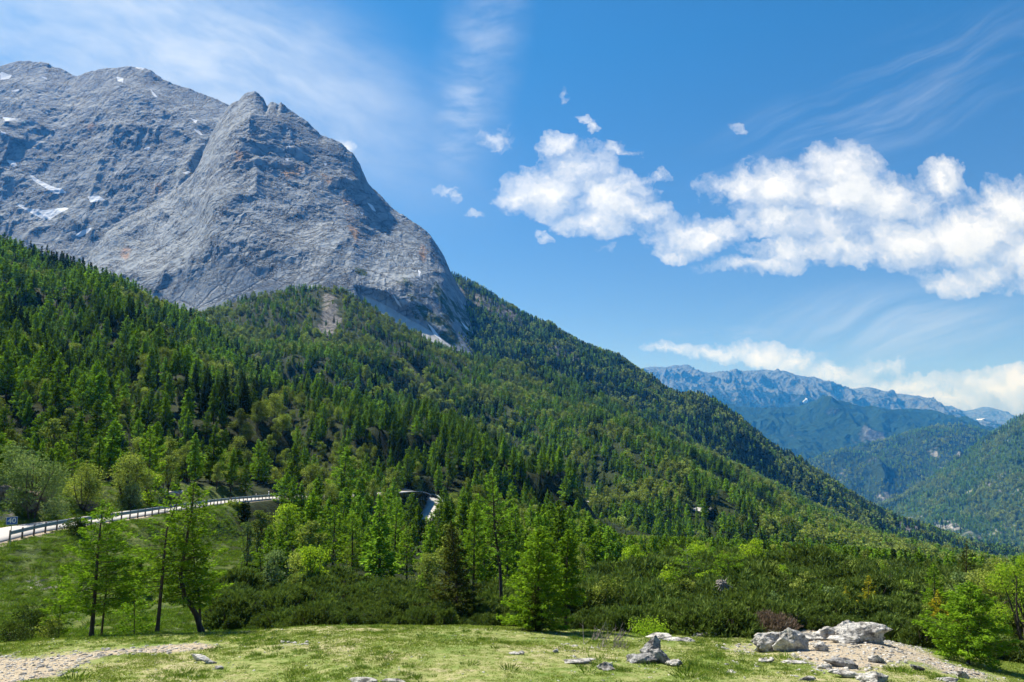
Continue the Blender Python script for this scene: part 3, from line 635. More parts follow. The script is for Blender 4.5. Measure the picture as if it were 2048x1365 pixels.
layer('dark_mountain', [(1300, 800, 7200), (1380, 800, 7200), (1440, 800, 7200), (1480, 812, 7100), (1540, 815, 7000), (1600, 812, 7000), (1640, 802, 7000), (1665, 796, 7000), (1690, 802, 7000), (1720, 812, 7000), (1760, 816, 7000), (1830, 816, 7000), (1880, 826, 7000), (1930, 845, 7000), (1980, 860, 7000), (2200, 900, 7000)],
      [(1300, 930, 5600), (1600, 950, 5400), (1700, 950, 5400), (2200, 960, 5400)], 420, 220, mat_far('dark_mountain_wood', (.12, .13, .14), (.012, .032, .010), 0, .0016), (1300, 2100), disp=disp_far(190, 560, 241, 10), masks=masks_far(.55, .95), back=(.5, 900))
layer('far_range', [(1150, 770, 10800), (1230, 752, 10800), (1290, 738, 10800), (1310, 735, 10800), (1330, 734, 10800), (1350, 733, 10800), (1372, 731, 10800), (1395, 739, 10800), (1420, 748, 10800), (1450, 745, 10800), (1480, 744, 10800), (1500, 743, 10800), (1520, 740, 10800), (1545, 743, 10800), (1565, 742, 10800), (1600, 752, 10800), (1630, 757, 10800), (1650, 765, 10800), (1670, 775, 10800), (1700, 779, 10800), (1725, 776, 10800), (1745, 776, 10800), (1765, 783, 10800), (1800, 790, 10800), (1835, 793, 10800), (1855, 798, 10800), (1875, 812, 10800), (1900, 826, 10800), (1960, 850, 10800), (2100, 880, 10800)],
      [(1150, 850, 8300), (1600, 870, 8300), (1800, 870, 8300), (2100, 890, 8300)], 700, 260, mat_far('far_range_rock', (.095, .112, .13), (.012, .025, .016), 0, .0018), (1150, 2050), disp=disp_far(170, 300, 261, 22),
      masks=masks_far(0.72, .02, [[(1603, 806), (1612, 795), (1616, 800), (1610, 808)]]), back=(.5, 1500), smooth_c=1)
layer('farthest_range', [(1800, 835, 13500), (1870, 822, 13500), (1890, 814, 13500), (1903, 812, 13500), (1925, 822, 13500), (1945, 820, 13500), (1962, 816, 13500), (1975, 816, 13500), (1995, 820, 13500), (2020, 828, 13500), (2035, 833, 13500), (2048, 830, 13500), (2200, 832, 13500)],
      [(1800, 870, 12000), (2000, 870, 12000), (2200, 870, 12000)], 320, 120, mat_far('farthest_range_rock', (.09, .105, .12), (.02, .035, .02), 0, .0015), (1800, 2200), disp=disp_far(150, 600, 281, 26),
      masks=masks_far(.5, -.1, [[(1950, 840), (1972, 837), (1960, 843)]]), back=(.5, 1200), smooth_c=1)
# valley floor: one sheet reaching past the last range
V = np.array([(-16000, -300, -900), (16000, -300, -900), (16000, 16500, -900), (-16000, 16500, -900)], float)
tag(link('valley_floor', mesh_np('valley_floor', V, np.array([[0, 1, 2, 3]]), mats=[MAT_FLOOR])), kind='structure')
# ================================================================ PLANTS
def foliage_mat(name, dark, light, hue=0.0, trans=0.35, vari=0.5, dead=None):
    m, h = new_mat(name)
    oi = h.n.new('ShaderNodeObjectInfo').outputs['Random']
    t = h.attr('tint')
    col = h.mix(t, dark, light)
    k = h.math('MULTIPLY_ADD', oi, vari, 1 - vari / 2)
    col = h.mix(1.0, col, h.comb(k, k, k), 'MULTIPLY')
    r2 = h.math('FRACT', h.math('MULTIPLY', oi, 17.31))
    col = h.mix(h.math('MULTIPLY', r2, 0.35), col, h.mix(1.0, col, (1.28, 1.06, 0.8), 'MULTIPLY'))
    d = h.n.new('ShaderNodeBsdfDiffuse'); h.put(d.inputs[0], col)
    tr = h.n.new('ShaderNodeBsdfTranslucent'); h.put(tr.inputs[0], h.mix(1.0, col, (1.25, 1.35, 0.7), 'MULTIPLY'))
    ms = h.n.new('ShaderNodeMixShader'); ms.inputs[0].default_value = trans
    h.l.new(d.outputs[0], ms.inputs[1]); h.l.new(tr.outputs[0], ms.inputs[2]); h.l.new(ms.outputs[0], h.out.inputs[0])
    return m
def bark_mat(name, a, b):
    m, h = new_mat(name); P = h.pos()
    n = h.noise(h.vm('MULTIPLY', P, (1, 1, .25)), 9, 6, .7)
    principled(h, h.ramp(n, [(.3, a), (.7, b)]), .95, h.bump(n, .8, .05), spec=.1); return m
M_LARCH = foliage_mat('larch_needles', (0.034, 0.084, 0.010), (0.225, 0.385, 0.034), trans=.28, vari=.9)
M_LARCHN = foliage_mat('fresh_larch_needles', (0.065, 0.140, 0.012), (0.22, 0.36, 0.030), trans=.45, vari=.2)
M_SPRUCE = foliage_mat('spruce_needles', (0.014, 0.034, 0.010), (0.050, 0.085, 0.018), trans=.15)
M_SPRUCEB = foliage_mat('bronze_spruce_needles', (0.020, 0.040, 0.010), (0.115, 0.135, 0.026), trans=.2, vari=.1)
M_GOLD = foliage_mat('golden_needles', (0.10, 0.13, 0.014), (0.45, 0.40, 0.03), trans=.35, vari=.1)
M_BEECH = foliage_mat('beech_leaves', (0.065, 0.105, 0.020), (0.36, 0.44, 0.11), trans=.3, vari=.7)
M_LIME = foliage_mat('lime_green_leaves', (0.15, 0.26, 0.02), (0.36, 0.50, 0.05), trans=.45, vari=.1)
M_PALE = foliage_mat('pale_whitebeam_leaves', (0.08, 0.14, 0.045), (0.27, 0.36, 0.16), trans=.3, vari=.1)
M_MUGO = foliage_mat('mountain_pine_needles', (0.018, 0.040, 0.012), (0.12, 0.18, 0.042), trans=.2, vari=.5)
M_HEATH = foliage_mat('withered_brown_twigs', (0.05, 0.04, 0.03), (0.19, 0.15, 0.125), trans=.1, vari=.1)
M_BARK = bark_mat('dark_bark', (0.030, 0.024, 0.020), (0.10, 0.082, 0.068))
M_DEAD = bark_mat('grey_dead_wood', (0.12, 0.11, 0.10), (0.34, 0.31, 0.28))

class Mesh:
    """collects tapered tubes and small leaf faces"""
    def __init__(self): self.V = []; self.Q = []; self.n = 0; self.T = []
    def tube(self, P, r, sides=5):
        P = np.asarray(P, float); r = np.broadcast_to(r, len(P)); d = np.gradient(P, axis=0)
        d /= np.linalg.norm(d, axis=1)[:, None] + 1e-9
        up = np.where(np.abs(d[:, 2:3]) > .9, np.array([[1., 0, 0]]), np.array([[0, 0, 1.]]))
        a = np.cross(d, up); a /= np.linalg.norm(a, axis=1)[:, None] + 1e-9; b = np.cross(d, a)
        th = np.arange(sides) * 2 * math.pi / sides
        V = P[:, None] + r[:, None, None] * (np.cos(th)[None, :, None] * a[:, None] + np.sin(th)[None, :, None] * b[:, None])
        V = V.reshape(-1, 3); k = len(P)
        i = np.arange(k - 1)[:, None] * sides; j = np.arange(sides)[None, :]; j2 = (j + 1) % sides
        q = np.stack([i + j, i + j2, i + sides + j2, i + sides + j], -1).reshape(-1, 4) + self.n
        self.V.append(V); self.Q.append(q); self.n += len(V); self.T.append(np.zeros(len(V)))
    def leaves(self, C, D, S, L, W, tint):
        """diamond faces: centre, long direction, side direction, half length, half width"""
        C, D, S = [np.asarray(a, float) for a in (C, D, S)]; L = np.broadcast_to(L, len(C))[:, None]; W = np.broadcast_to(W, len(C))[:, None]
        V = np.stack([C - D * L, C + S * W - D * L * .1, C + D * L, C - S * W - D * L * .1], 1).reshape(-1, 3)
        self.V.append(V); self.Q.append(np.arange(len(V)).reshape(-1, 4) + self.n); self.n += len(V)
        self.T.append(np.repeat(np.broadcast_to(tint, len(C)), 4))
    def build(self, name, mats, mat_idx=None, smooth=False):
        V = np.concatenate(self.V); Q = np.concatenate(self.Q)
        return mesh_np(name, V, Q, smooth, mats, mat_idx, attrs=dict(tint=np.concatenate(self.T)))
def unit(v): return v / (np.linalg.norm(v, axis=-1, keepdims=True) + 1e-9)
def conifer(seed, path, r0, R_, nb, per, tl, tw, t0=.1, prof=None, elev=0.15, droop=.35, tip=.2, flat=.3, twigs=True, irregular=.3, tsides=7, tufty=0.55, bare=0.0, lean=None):
    """returns (trunk Mesh, crown Mesh). path: polyline of the trunk, R_: greatest branch length"""
    rg = np.random.default_rng(seed); tk, cr = Mesh(), Mesh()
    path = np.asarray(path, float)
    sl_ = np.concatenate([[0], np.cumsum(np.linalg.norm(np.diff(path, axis=0), axis=1))]); tot = sl_[-1]
    tt = np.linspace(0, 1, 16); pp = np.stack([np.interp(tt * tot, sl_, path[:, k]) for k in range(3)], 1)
    rr = r0 * (1 - tt) ** .8 + .008 * tot * .15; rr[0] *= 1.35
    tk.tube(pp, rr, tsides)
    if prof is None: prof = lambda u: (1 - u) ** .75 * min(1, .45 + u * 2.2)
    for i in range(nb):
        u = (i + rg.random()) / nb; t = t0 + (1 - t0) * u ** 1.05
        az = i * 2.39996 + rg.normal() * .35
        L = R_ * prof(u) * (1 + irregular * rg.normal() * .6)
        if L < R_ * .03: L = R_ * .03
        if lean is not None: L *= 1 + lean[2] * math.cos(az - math.atan2(lean[1], lean[0]))
        o = np.array([np.interp(t * tot, sl_, path[:, k]) for k in range(3)])
        e0 = elev + .35 * u + rg.normal() * .12
        s = np.linspace(0, 1, 6)
        out = np.array([math.cos(az), math.sin(az), 0.]); side = np.array([-math.sin(az), math.cos(az), 0.])
        z = L * (math.tan(e0) * s - droop * s ** 1.6 + tip * s ** 3)
        B = o + out * (L * s)[:, None] + side * (L * rg.normal() * .12 * s ** 2)[:, None]; B[:, 2] += z
        if twigs: tk.tube(B, max(.006, r0 * .22 * (L / R_) ** .8) * (1 - s * .85), 3)
        n = max(3, int(per * (L / R_) ** 1.15 * (1 + .2 * rg.normal())))
        if rg.random() < bare: continue
        q = rg.random(n) ** tufty * .97 + .05; q = np.clip(q, .1, 1.03)
        c_ = np.stack([np.interp(q, s, B[:, k]) for k in range(3)], 1)
        lw = L * flat * (1.08 - q) + tl * .5
        lat = rg.uniform(-1, 1, n) * lw
        c_ += side * lat[:, None]; c_[:, 2] += rg.normal(size=n) * tl * .5 - np.abs(lat) * .18 * (droop > .2)
        dr = unit(out[None] * (1.0) + side[None] * np.sign(lat)[:, None] * rg.uniform(.2, 1.1, n)[:, None] + rg.normal(size=(n, 3)) * .45)
        sd = unit(np.cross(dr, rg.normal(size=(n, 3)) + np.array([0, 0, 1.2])))
        k = rg.uniform(.6, 1.3, n)
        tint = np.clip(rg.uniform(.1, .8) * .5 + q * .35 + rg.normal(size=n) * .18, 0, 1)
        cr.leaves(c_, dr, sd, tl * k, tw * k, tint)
    n = 10; top = path[-1]; c_ = top + np.stack([rg.normal(size=n) * tl * .4, rg.normal(size=n) * tl * .4, -rg.random(n) * tl * 5], 1)
    cr.leaves(c_, unit(rg.normal(size=(n, 3)) * .5 + [0, 0, 1]), unit(rg.normal(size=(n, 3))), tl * .9, tw, .8)
    return tk, cr
def broadleaf(seed, h, r, n, ls, lobes=10, low=.25, stems=1, spread=.5, tw=True, flatness=1.0):
    rg = np.random.default_rng(seed); tk, cr = Mesh(), Mesh()
    for s_ in range(stems):
        a = rg.random() * 6.28; b = np.array([math.cos(a), math.sin(a), 0]) * r * .12 * (stems > 1)
        e = np.array([math.cos(a) * r * spread * (stems > 1), math.sin(a) * r * spread * (stems > 1), h * .75])
        s = np.linspace(0, 1, 6)[:, None]; P = b + (e - b) * s + np.array([rg.normal(), rg.normal(), 0]) * r * .1 * np.sin(s * 3.1)
        tk.tube(P, h * .022 * (1 - s[:, 0] * .75) / stems ** .4, 6)
    for k in range(lobes):
        u = (k + .5) / lobes; zc = h * (low + (1 - low) * (u * .86)); rr = r * math.sin(math.pi * min(1, .22 + u * .74)) ** .7
        a = k * 2.4 + rg.normal() * .4; d = rr * rg.uniform(.25, .8)
        c_ = np.array([math.cos(a) * d, math.sin(a) * d, zc + rg.normal() * h * .04])
        lr = r * rg.uniform(.32, .55)
        if tw: tk.tube([np.array([0, 0, h * max(.1, low * .8 + u * .4)]), (c_ + [0, 0, zc]) / 2 * [1, 1, 1], c_], [h * .009, h * .006, h * .003], 4)
        m = int(n / lobes); v = unit(rg.normal(size=(m, 3))); rad = lr * rg.random(m) ** .35
        v[:, 2] *= .8 * flatness; C = c_ + v * rad[:, None]
        # sprigs: leaves gather in small clusters
        C = C + (np.round(C / (ls * 4)) * ls * 4 - C) * .35 + rg.normal(size=(m, 3)) * ls * .5
        D = unit(v * .5 + rg.normal(size=(m, 3)) * .8); S = unit(np.cross(D, v + rg.normal(size=(m, 3)) * .6))
        kk = rg.uniform(.6, 1.35, m)
        cr.leaves(C, D, S, ls * kk, ls * .62 * kk, np.clip(rg.uniform(.15, .7) + rg.normal(size=m) * .22, 0, 1))
    return tk, cr
def mugo(seed, h, r, shoots, per=7, nl=.16, nw=.026):
    """dwarf mountain pine: many upright bottle-brush shoots on a low dome"""
    rg = np.random.default_rng(seed); tk, cr = Mesh(), Mesh()
    nst = 7
    for i in range(nst):
        a = i * 2.4 + rg.random(); s = np.linspace(0, 1, 6)[:, None]; d = np.array([math.cos(a), math.sin(a), 0])
        P = d * r * .8 * s + np.array([0, 0, h * .75]) * s ** 2; tk.tube(P, .05 * (1 - s[:, 0] * .8) * h, 5)
    th = rg.random(shoots) * 6.283; q = np.sqrt(rg.random(shoots))
    lump = .82 + .22 * np.sin(th * 3 + seed) * q + rg.normal(size=shoots) * .08
    z = h * (1 - q ** 2.6 * .75) * lump
    deep = rg.random(shoots) < .35; z = np.where(deep, z * rg.uniform(.3, .9, shoots), z)
    X = np.cos(th) * q * r * lump; Y = np.sin(th) * q * r * lump
    out = np.stack([np.cos(th) * q * .55, np.sin(th) * q * .55, np.full(shoots, .9)], 1)
    ax = unit(out + rg.normal(size=(shoots, 3)) * .22); SL = rg.uniform(.12, .3, shoots) * (h / 1.4) ** .5
    base = np.stack([X, Y, z], 1) - ax * SL[:, None]
    tt = rg.uniform(0, .45, shoots) + .35 * (~deep)
    for k in range(per):
        f = (k + rg.random(shoots)) / per
        c_ = base + ax * (SL * f * 1.15)[:, None]
        rad = unit(np.cross(ax, rg.normal(size=(shoots, 3))))
        D = unit(ax * 1.1 + rad * .75); S = unit(np.cross(D, rg.normal(size=(shoots, 3))))
        cr.leaves(c_ + D * nl * .6, D, S, nl * rg.uniform(.7, 1.2, shoots), nw * rg.uniform(.8, 1.3, shoots), np.clip(tt + f * .28, 0, 1))
    return tk, cr
def join_proto(name, tk, cr, mb, mf):
    """trunk and crown in one mesh, for the massed trees far off"""
    m = Mesh(); m.V = tk.V + cr.V; nt = sum(len(v) for v in tk.V)
    m.Q = tk.Q + [q + nt for q in cr.Q]; m.T = tk.T + cr.T
    mi = np.concatenate([np.zeros(sum(len(q) for q in tk.Q)), np.ones(sum(len(q) for q in cr.Q))])
    return m.build(name, [mb, mf], mi)
def straight(h, sway=.02, seed=0):
    rg = np.random.default_rng(seed); s = np.linspace(0, 1, 7)
    return np.stack([h * sway * np.sin(s * 3 + rg.random() * 6) * s * 1.5, h * sway * np.sin(s * 2.5 + rg.random() * 6) * s * 1.5, h * s], 1)
larch_prof = lambda u: (1 - u) ** .8 * min(1, .5 + u * 2.0)
narrow_prof = lambda u: (1 - u) ** .6 * min(1, .6 + u * 1.5) * .8
spruce_prof = lambda u: (1 - u) ** .95
# unit prototypes are 10 m tall (broadleaf 7 m, shrubs 1.5 m); copies are scaled
def P_(kind, lvl, i):
    s = 1000 + i * 37 + lvl * 7
    if kind == 'larch':
        nb, per, tl, tw = {1: (84, 56, .28, .10), 2: (44, 18, .52, .24), 3: (22, 9, 1.0, .5)}[lvl]
        w = [1.9, 2.4, 1.7, 2.2, 2.7, 2.0][i % 6] * 1.1
        return conifer(s, straight(10, .02, s), .16, w, nb, per, tl, tw, t0=[.08, .12, .2, .05, .1, .25][i % 6], prof=[larch_prof, larch_prof, narrow_prof][i % 3], elev=.12, droop=.28, tip=.25, flat=.34, irregular=.45, twigs=lvl == 1, tsides=6 if lvl == 1 else 3)
    if kind == 'spruce':
        nb, per, tl, tw = {1: (95, 60, .27, .10), 2: (46, 18, .52, .25), 3: (24, 9, .9, .5)}[lvl]
        return conifer(s, straight(10, .01, s), .17, [1.9, 1.6, 2.2][i % 3], nb, per, tl, tw, t0=.04, prof=spruce_prof, elev=-.05, droop=.42, tip=.32, flat=.3, irregular=.2, twigs=lvl == 1, tsides=6 if lvl == 1 else 3)
    if kind == 'beech':
        n, ls = {1: (4200, .115), 2: (900, .26), 3: (170, .6)}[lvl]
        return broadleaf(s, 7, [2.3, 2.0, 2.8, 1.7, 2.4][i % 5], n, ls, lobes=[13, 11, 15, 9, 12][i % 5], low=[.2, .3, .12, .2, .25][i % 5], tw=lvl == 1, stems=1 + (i % 2) * 2)
MATS = {'larch': M_LARCH, 'spruce': M_SPRUCE, 'beech': M_BEECH}
NPROTO = {'larch': 6, 'spruce': 3, 'beech': 5}
MID = {}      # trunk and crown mesh data for individual trees
FARCOL = {}
for kind in NPROTO:
    MID[kind] = []
    for lvl in (1, 2, 3):
        cl = bpy.data.collections.new('%s_stock_%s' % (kind, 'abc'[lvl - 1])); FARCOL[kind, lvl] = cl
        for i in range(NPROTO[kind]):
            tk, cr = P_(kind, lvl, i)
            if lvl == 1: MID[kind].append((tk.build('trunk', [M_BARK]), cr.build('crown', [MATS[kind]])))
            cl.objects.link(bpy.data.objects.new('%s_tree_source_%s' % (kind, 'abcdefgh'[i]), join_proto(kind, tk, cr, M_BARK, MATS[kind])))
def stuff_scatter(name, pts, scl, rot, idx, coll, label=None, mat=None):
    """one stuff object: a point mesh whose points carry the massed plants"""
    pts = np.asarray(pts, np.float32); me = bpy.data.meshes.new(name)
    me.vertices.add(len(pts)); me.vertices.foreach_set('co', pts.ravel())
    a = me.attributes.new('scl', 'FLOAT_VECTOR', 'POINT'); a.data.foreach_set('vector', np.asarray(scl, np.float32).ravel())
    a = me.attributes.new('rotz', 'FLOAT', 'POINT'); a.data.foreach_set('value', np.asarray(rot, np.float32))
    a = me.attributes.new('pick', 'INT', 'POINT'); a.data.foreach_set('value', np.asarray(idx, np.int32))
    me.update(); o = link(name, me); tag(o, label, kind='stuff')
    g = bpy.data.node_groups.new(name, 'GeometryNodeTree')
    g.interface.new_socket('Geometry', in_out='INPUT', socket_type='NodeSocketGeometry')
    g.interface.new_socket('Geometry', in_out='OUTPUT', socket_type='NodeSocketGeometry')
    N = g.nodes; gi = N.new('NodeGroupInput'); go = N.new('NodeGroupOutput')
    ip = N.new('GeometryNodeInstanceOnPoints'); ci_ = N.new('GeometryNodeCollectionInfo')
    ci_.inputs['Collection'].default_value = coll; ci_.inputs['Separate Children'].default_value = True; ci_.inputs['Reset Children'].default_value = True
    def na(nm, ty):
        q = N.new('GeometryNodeInputNamedAttribute'); q.data_type = ty; q.inputs['Name'].default_value = nm; return q.outputs['Attribute']
    cx = N.new('ShaderNodeCombineXYZ'); L = g.links
    L.new(na('rotz', 'FLOAT'), cx.inputs[2]); L.new(gi.outputs[0], ip.inputs['Points']); L.new(ci_.outputs[0], ip.inputs['Instance'])
    ip.inputs['Pick Instance'].default_value = True; L.new(na('pick', 'INT'), ip.inputs['Instance Index'])
    L.new(cx.outputs[0], ip.inputs['Rotation']); L.new(na('scl', 'FLOAT_VECTOR'), ip.inputs['Scale']); L.new(ip.outputs[0], go.inputs[0])
    md = o.modifiers.new('scatter', 'NODES'); md.node_group = g
    return o

# ---------------------------------------------------------------- hero plants, by hand
def tree_thing(name, loc, tk, cr, mb, mf, label, cat, group=None, rz=0.0, extra=None):
    e = link(name, None, loc=loc); e.empty_display_size = .5; e.rotation_euler.z = rz
    tag(e, label, cat, group)
    link('trunk', tk if isinstance(tk, bpy.types.Mesh) else tk.build('trunk', [mb]), e)
    link('crown', cr if isinstance(cr, bpy.types.Mesh) else cr.build('crown', [mf]), e)
    return e
def hero_path(px_pts, Y):
    """trunk polyline through photograph points at distance Y, ground under its first point"""
    p0 = px_pts[0]; x, y, z = at(p0[0], Y, p0[1]); x = float(tx_of(*p0)) * Y; z = float(Hn(x, Y))
    out = [(0, 0, 0)]
    for p in px_pts[1:]:
        out.append((float(tx_of(*p)) * Y - x, random.uniform(-.05, .05), float(tz_of(p[1])) * Y - z))
    return (x, Y, z - .03), np.array(out)
OCC = []   # keep-out discs (x, y, r)
def hero_conifer(name, pts, Y, label, cat, width_px, mf, mb=None, nb=110, per=110, tl=.095, tw=.030, group=None, seed=None, **kw):
    loc, path = hero_path(pts, Y); Rw = width_px / 2 / F * Y
    nb = int(nb * 1.3); per = int(per * 1.0)
    tk, cr = conifer(seed or hash_i(label), path, kw.pop('r0', .0125 * path[-1][2] + .02), Rw, nb, per, tl, tw, **kw)
    OCC.append((loc[0], loc[1], .8))
    return tree_thing(name, loc, tk, cr, mb or M_BARK, mf, label, cat, group)
def hash_i(s):
    h_ = 7
    for ch in s: h_ = (h_ * 131 + ord(ch)) % 100003
    return h_
LG = 'larches at the edge of the meadow'
hero_conifer('larch_tree', [(183, 1265), (190, 1190), (197, 1100), (206, 1000)], 35.5, 'airy bright green larch with a dark trunk standing at the left edge of the meadow', 'larch tree', 175, M_LARCHN, nb=120, per=120, t0=.2, seed=5, bare=.12, group=LG, lean=(1, 0, .1))
hero_conifer('larch_tree', [(203, 1262), (213, 1180), (215, 1100), (222, 1015)], 36.8, 'thin trunked larch close behind the leftmost meadow larch, on its right side', 'larch tree', 140, M_LARCHN, nb=80, per=90, t0=.25, seed=15, bare=.1, group=LG, lean=(1, 0, .45), r0=.05)
hero_conifer('larch_tree', [(314, 1266), (320, 1215), (325, 1150), (334, 1060), (352, 1008), (362, 985)], 35.0, 'thin bare-trunked larch whose sparse top bends over to the right', 'larch tree', 105, M_LARCHN, nb=60, per=60, t0=.3, seed=6, bare=.3, group=LG, lean=(-1, 0, .5), prof=lambda u: .9 if u < .5 else .55, r0=.09)
hero_conifer('larch_tree', [(405, 1262), (392, 1225), (368, 1190), (360, 1150), (372, 1090), (385, 1020), (388, 962)], 35.8, 'larch with a crooked dark trunk curving up from the meadow edge', 'larch tree', 165, M_LARCHN, nb=125, per=120, t0=.22, seed=7, group=LG, r0=.13, irregular=.45)
hero_conifer('larch_tree', [(402, 1262), (398, 1200), (388, 1120), (384, 1050)], 36.6, 'second dark stem of larch rising straight out of the crooked one', 'larch tree', 120, M_LARCHN, nb=60, per=80, t0=.3, seed=17, group=LG, r0=.07)
hero_conifer('larch_tree', [(118, 1262), (122, 1180), (126, 1130)], 37.5, 'low young larch left of the leftmost meadow larch', 'larch tree', 90, M_LARCHN, nb=50, per=60, t0=.08, seed=18, group=LG, r0=.03)
hero_conifer('larch_tree', [(270, 1262), (268, 1200), (266, 1150)], 38.5, 'low bushy larch between the two left hand larches', 'larch tree', 100, M_LARCHN, nb=50, per=60, t0=.05, seed=19, group=LG, r0=.03)
hero_conifer('larch_tree', [(1074, 1262), (1076, 1190), (1078, 1120), (1080, 1052)], 35.5, 'broad bright green larch with a dark young spruce at its foot', 'larch tree', 150, M_LARCHN, nb=150, per=130, t0=.06, seed=8, prof=lambda u: (1 - u) ** .75 * min(1, .75 + u), group=LG)
hero_conifer('spruce_tree', [(1071, 1263), (1071, 1220), (1071, 1172)], 34.6, 'small dark bronze young spruce at the foot of the broad larch', 'spruce tree', 46, M_SPRUCEB, nb=60, per=60, tl=.06, tw=.022, t0=.05, prof=spruce_prof, seed=9)
hero_conifer('larch_tree', [(1131, 1246), (1132, 1180), (1134, 1120), (1137, 1060)], 37, 'slim straight larch with a dark bare lower trunk right of the broad larch', 'larch tree', 80, M_LARCHN, nb=100, per=80, t0=.28, seed=10, group=LG, prof=lambda u: (1 - u) ** .5 * .9)
hero_conifer('spruce_tree', [(915, 1215), (912, 1140), (902, 1040)], 43, 'dark bronze tinged spruce rising out of the pine thicket', 'spruce tree', 125, M_SPRUCEB, nb=140, per=110, tl=.1, tw=.035, t0=.05, prof=spruce_prof, droop=.35, seed=11)
hero_conifer('larch_tree', [(946, 1220), (948, 1120), (950, 1000)], 47, 'tall thin larch just right of the bronze tinged spruce', 'larch tree', 85, M_LARCH, nb=100, per=70, tl=.1, tw=.035, t0=.35, prof=narrow_prof, seed=12, r0=.1)
hero_conifer('larch_tree', [(1004, 1200), (1000, 1130), (990, 1060), (984, 950)], 50, 'very tall scraggy larch with a bare dead tip above the thicket', 'larch tree', 80, M_LARCH, nb=90, per=55, tl=.1, tw=.035, t0=.4, prof=lambda u: (.9 if u < .7 else .35), bare=.25, seed=13, r0=.13, droop=.2)
hero_conifer('larch_tree', [(1938, 1338), (1934, 1290), (1936, 1230), (1938, 1165)], 31, 'broad feathery larch on the stony slope at the right', 'larch tree', 175, M_LARCHN, nb=120, per=120, t0=.1, seed=14, prof=lambda u: (1 - u) ** .7 * min(1, .7 + u), group=LG)
hero_conifer('larch_tree', [(1872, 1255), (1870, 1190), (1868, 1125)], 42, 'young larch in the thicket left of the feathery larch', 'larch tree', 75, M_LARCHN, nb=80, per=60, t0=.1, seed=24)
hero_conifer('spruce_tree', [(1932, 1215), (1932, 1150), (1933, 1082)], 47, 'yellow green spruce whose pointed top stands above the right hand thicket', 'spruce tree', 80, M_SPRUCEB, nb=90, per=70, t0=.1, seed=25, prof=spruce_prof)
hero_conifer('larch_tree', [(1388, 1175), (1380, 1150), (1372, 1100)], 57, 'stunted larch with a leaning grey trunk in the pine thicket', 'larch tree', 75, M_LARCHN, mb=M_DEAD, nb=50, per=45, t0=.35, prof=lambda u: 1 - u * .5, seed=26)
hero_conifer('larch_tree', [(1458, 1190), (1456, 1150), (1458, 1112)], 54, 'flat-topped pale larch above the weathered grey root', 'larch tree', 70, M_LARCHN, nb=40, per=50, t0=.4, prof=lambda u: 1 - u * .4, seed=27)
hero_conifer('spruce_tree', [(1738, 1225), (1738, 1195), (1737, 1150)], 46, 'small golden yellow spruce inside the pine thicket', 'spruce tree', 60, M_GOLD, nb=40, per=50, t0=.2, prof=spruce_prof, seed=28)
hero_conifer('spruce_tree', [(1692, 1232), (1692, 1205), (1692, 1172)], 45, 'smaller golden spruce left of the other golden one', 'spruce tree', 46, M_GOLD, nb=30, per=40, t0=.2, prof=spruce_prof, seed=29)
hero_conifer('spruce_tree', [(1884, 1290), (1882, 1250), (1876, 1180)], 37, 'golden orange spruce with sparse branches left of the feathery larch', 'spruce tree', 70, M_GOLD, nb=50, per=60, t0=.15, bare=.3, seed=30)
# larches of the middle ground that stand out one by one (px base, py top, Y, crown width px, look)
MIDL = [(568, 945, 118, 52, 'larch by the lower edge of the road, just right of the bridge'), (628, 955, 100, 46, 'tall dark stemmed larch in front of the road near its vanishing point'),
        (575, 1015, 82, 60, 'bushy larch below the roadside larch'), (668, 1010, 84, 70, 'rounded larch in the hollow below the road'), (706, 1020, 76, 76, 'full crowned larch in the middle of the hollow'),
        (752, 1035, 72, 66, 'larch with a forked dark stem behind the pine thicket'), (792, 1000, 92, 60, 'slender larch left of the hairpin bend'), (822, 985, 130, 46, 'larch partly covering the left side of the hairpin bend'),
        (838, 1010, 118, 36, 'narrow grey green larch in front of the hairpin bend'), (862, 1025, 100, 34, 'slim larch with a dark trunk below the hairpin bend'), (815, 1050, 78, 60, 'low larch with drooping boughs behind the thicket'),
        (640, 1040, 72, 60, 'shaded larch left of the lime green bush'), (540, 1050, 74, 60, 'pale feathery larch below the bridge'), (880, 1000, 120, 48, 'larch right of the hairpin bend'), (925, 985, 140, 44, 'pointed larch standing behind the bronze tinged spruce'),
        (1030, 1010, 90, 60, 'larch right of the very tall scraggy one'), (1060, 1000, 110, 50, 'larch whose top shows above the broad meadow larch'), (1100, 1020, 95, 50, 'larch between the broad and the slim meadow larches'),
        (1165, 1040, 90, 50, 'larch just right of the slim straight one'), (1190, 1065, 80, 46, 'dark green larch at the left end of the high thicket'), (970, 1075, 66, 55, 'small bright larch between the two tall thin ones'), (1015, 1080, 64, 60, 'bright green larch below the tall scraggy larch'),
        (732, 985, 130, 44, 'larch hiding the road in the middle'), (690, 975, 132, 40, 'slim larch hiding the road left of the middle'), (655, 1000, 110, 44, 'larch just below the hidden road'),
        (290, 850, 100, 62, 'bright green larch with layered boughs above the road sign'), (105, 880, 92, 66, 'deep green larch on the bank above the left road'), (28, 770, 150, 50, 'solitary bright larch at the far left above the whitebeam'),
        (425, 880, 135, 74, 'broad shaggy larch above the bridge'), (235, 905, 96, 34, 'thin dark green larch behind the roadside bushes'), (520, 880, 150, 44, 'larch on the slope above the bridge'), (472, 900, 140, 40, 'silvery green larch right of the broad shaggy one'), (348, 880, 150, 40, 'shaded larch left of the broad shaggy one')]
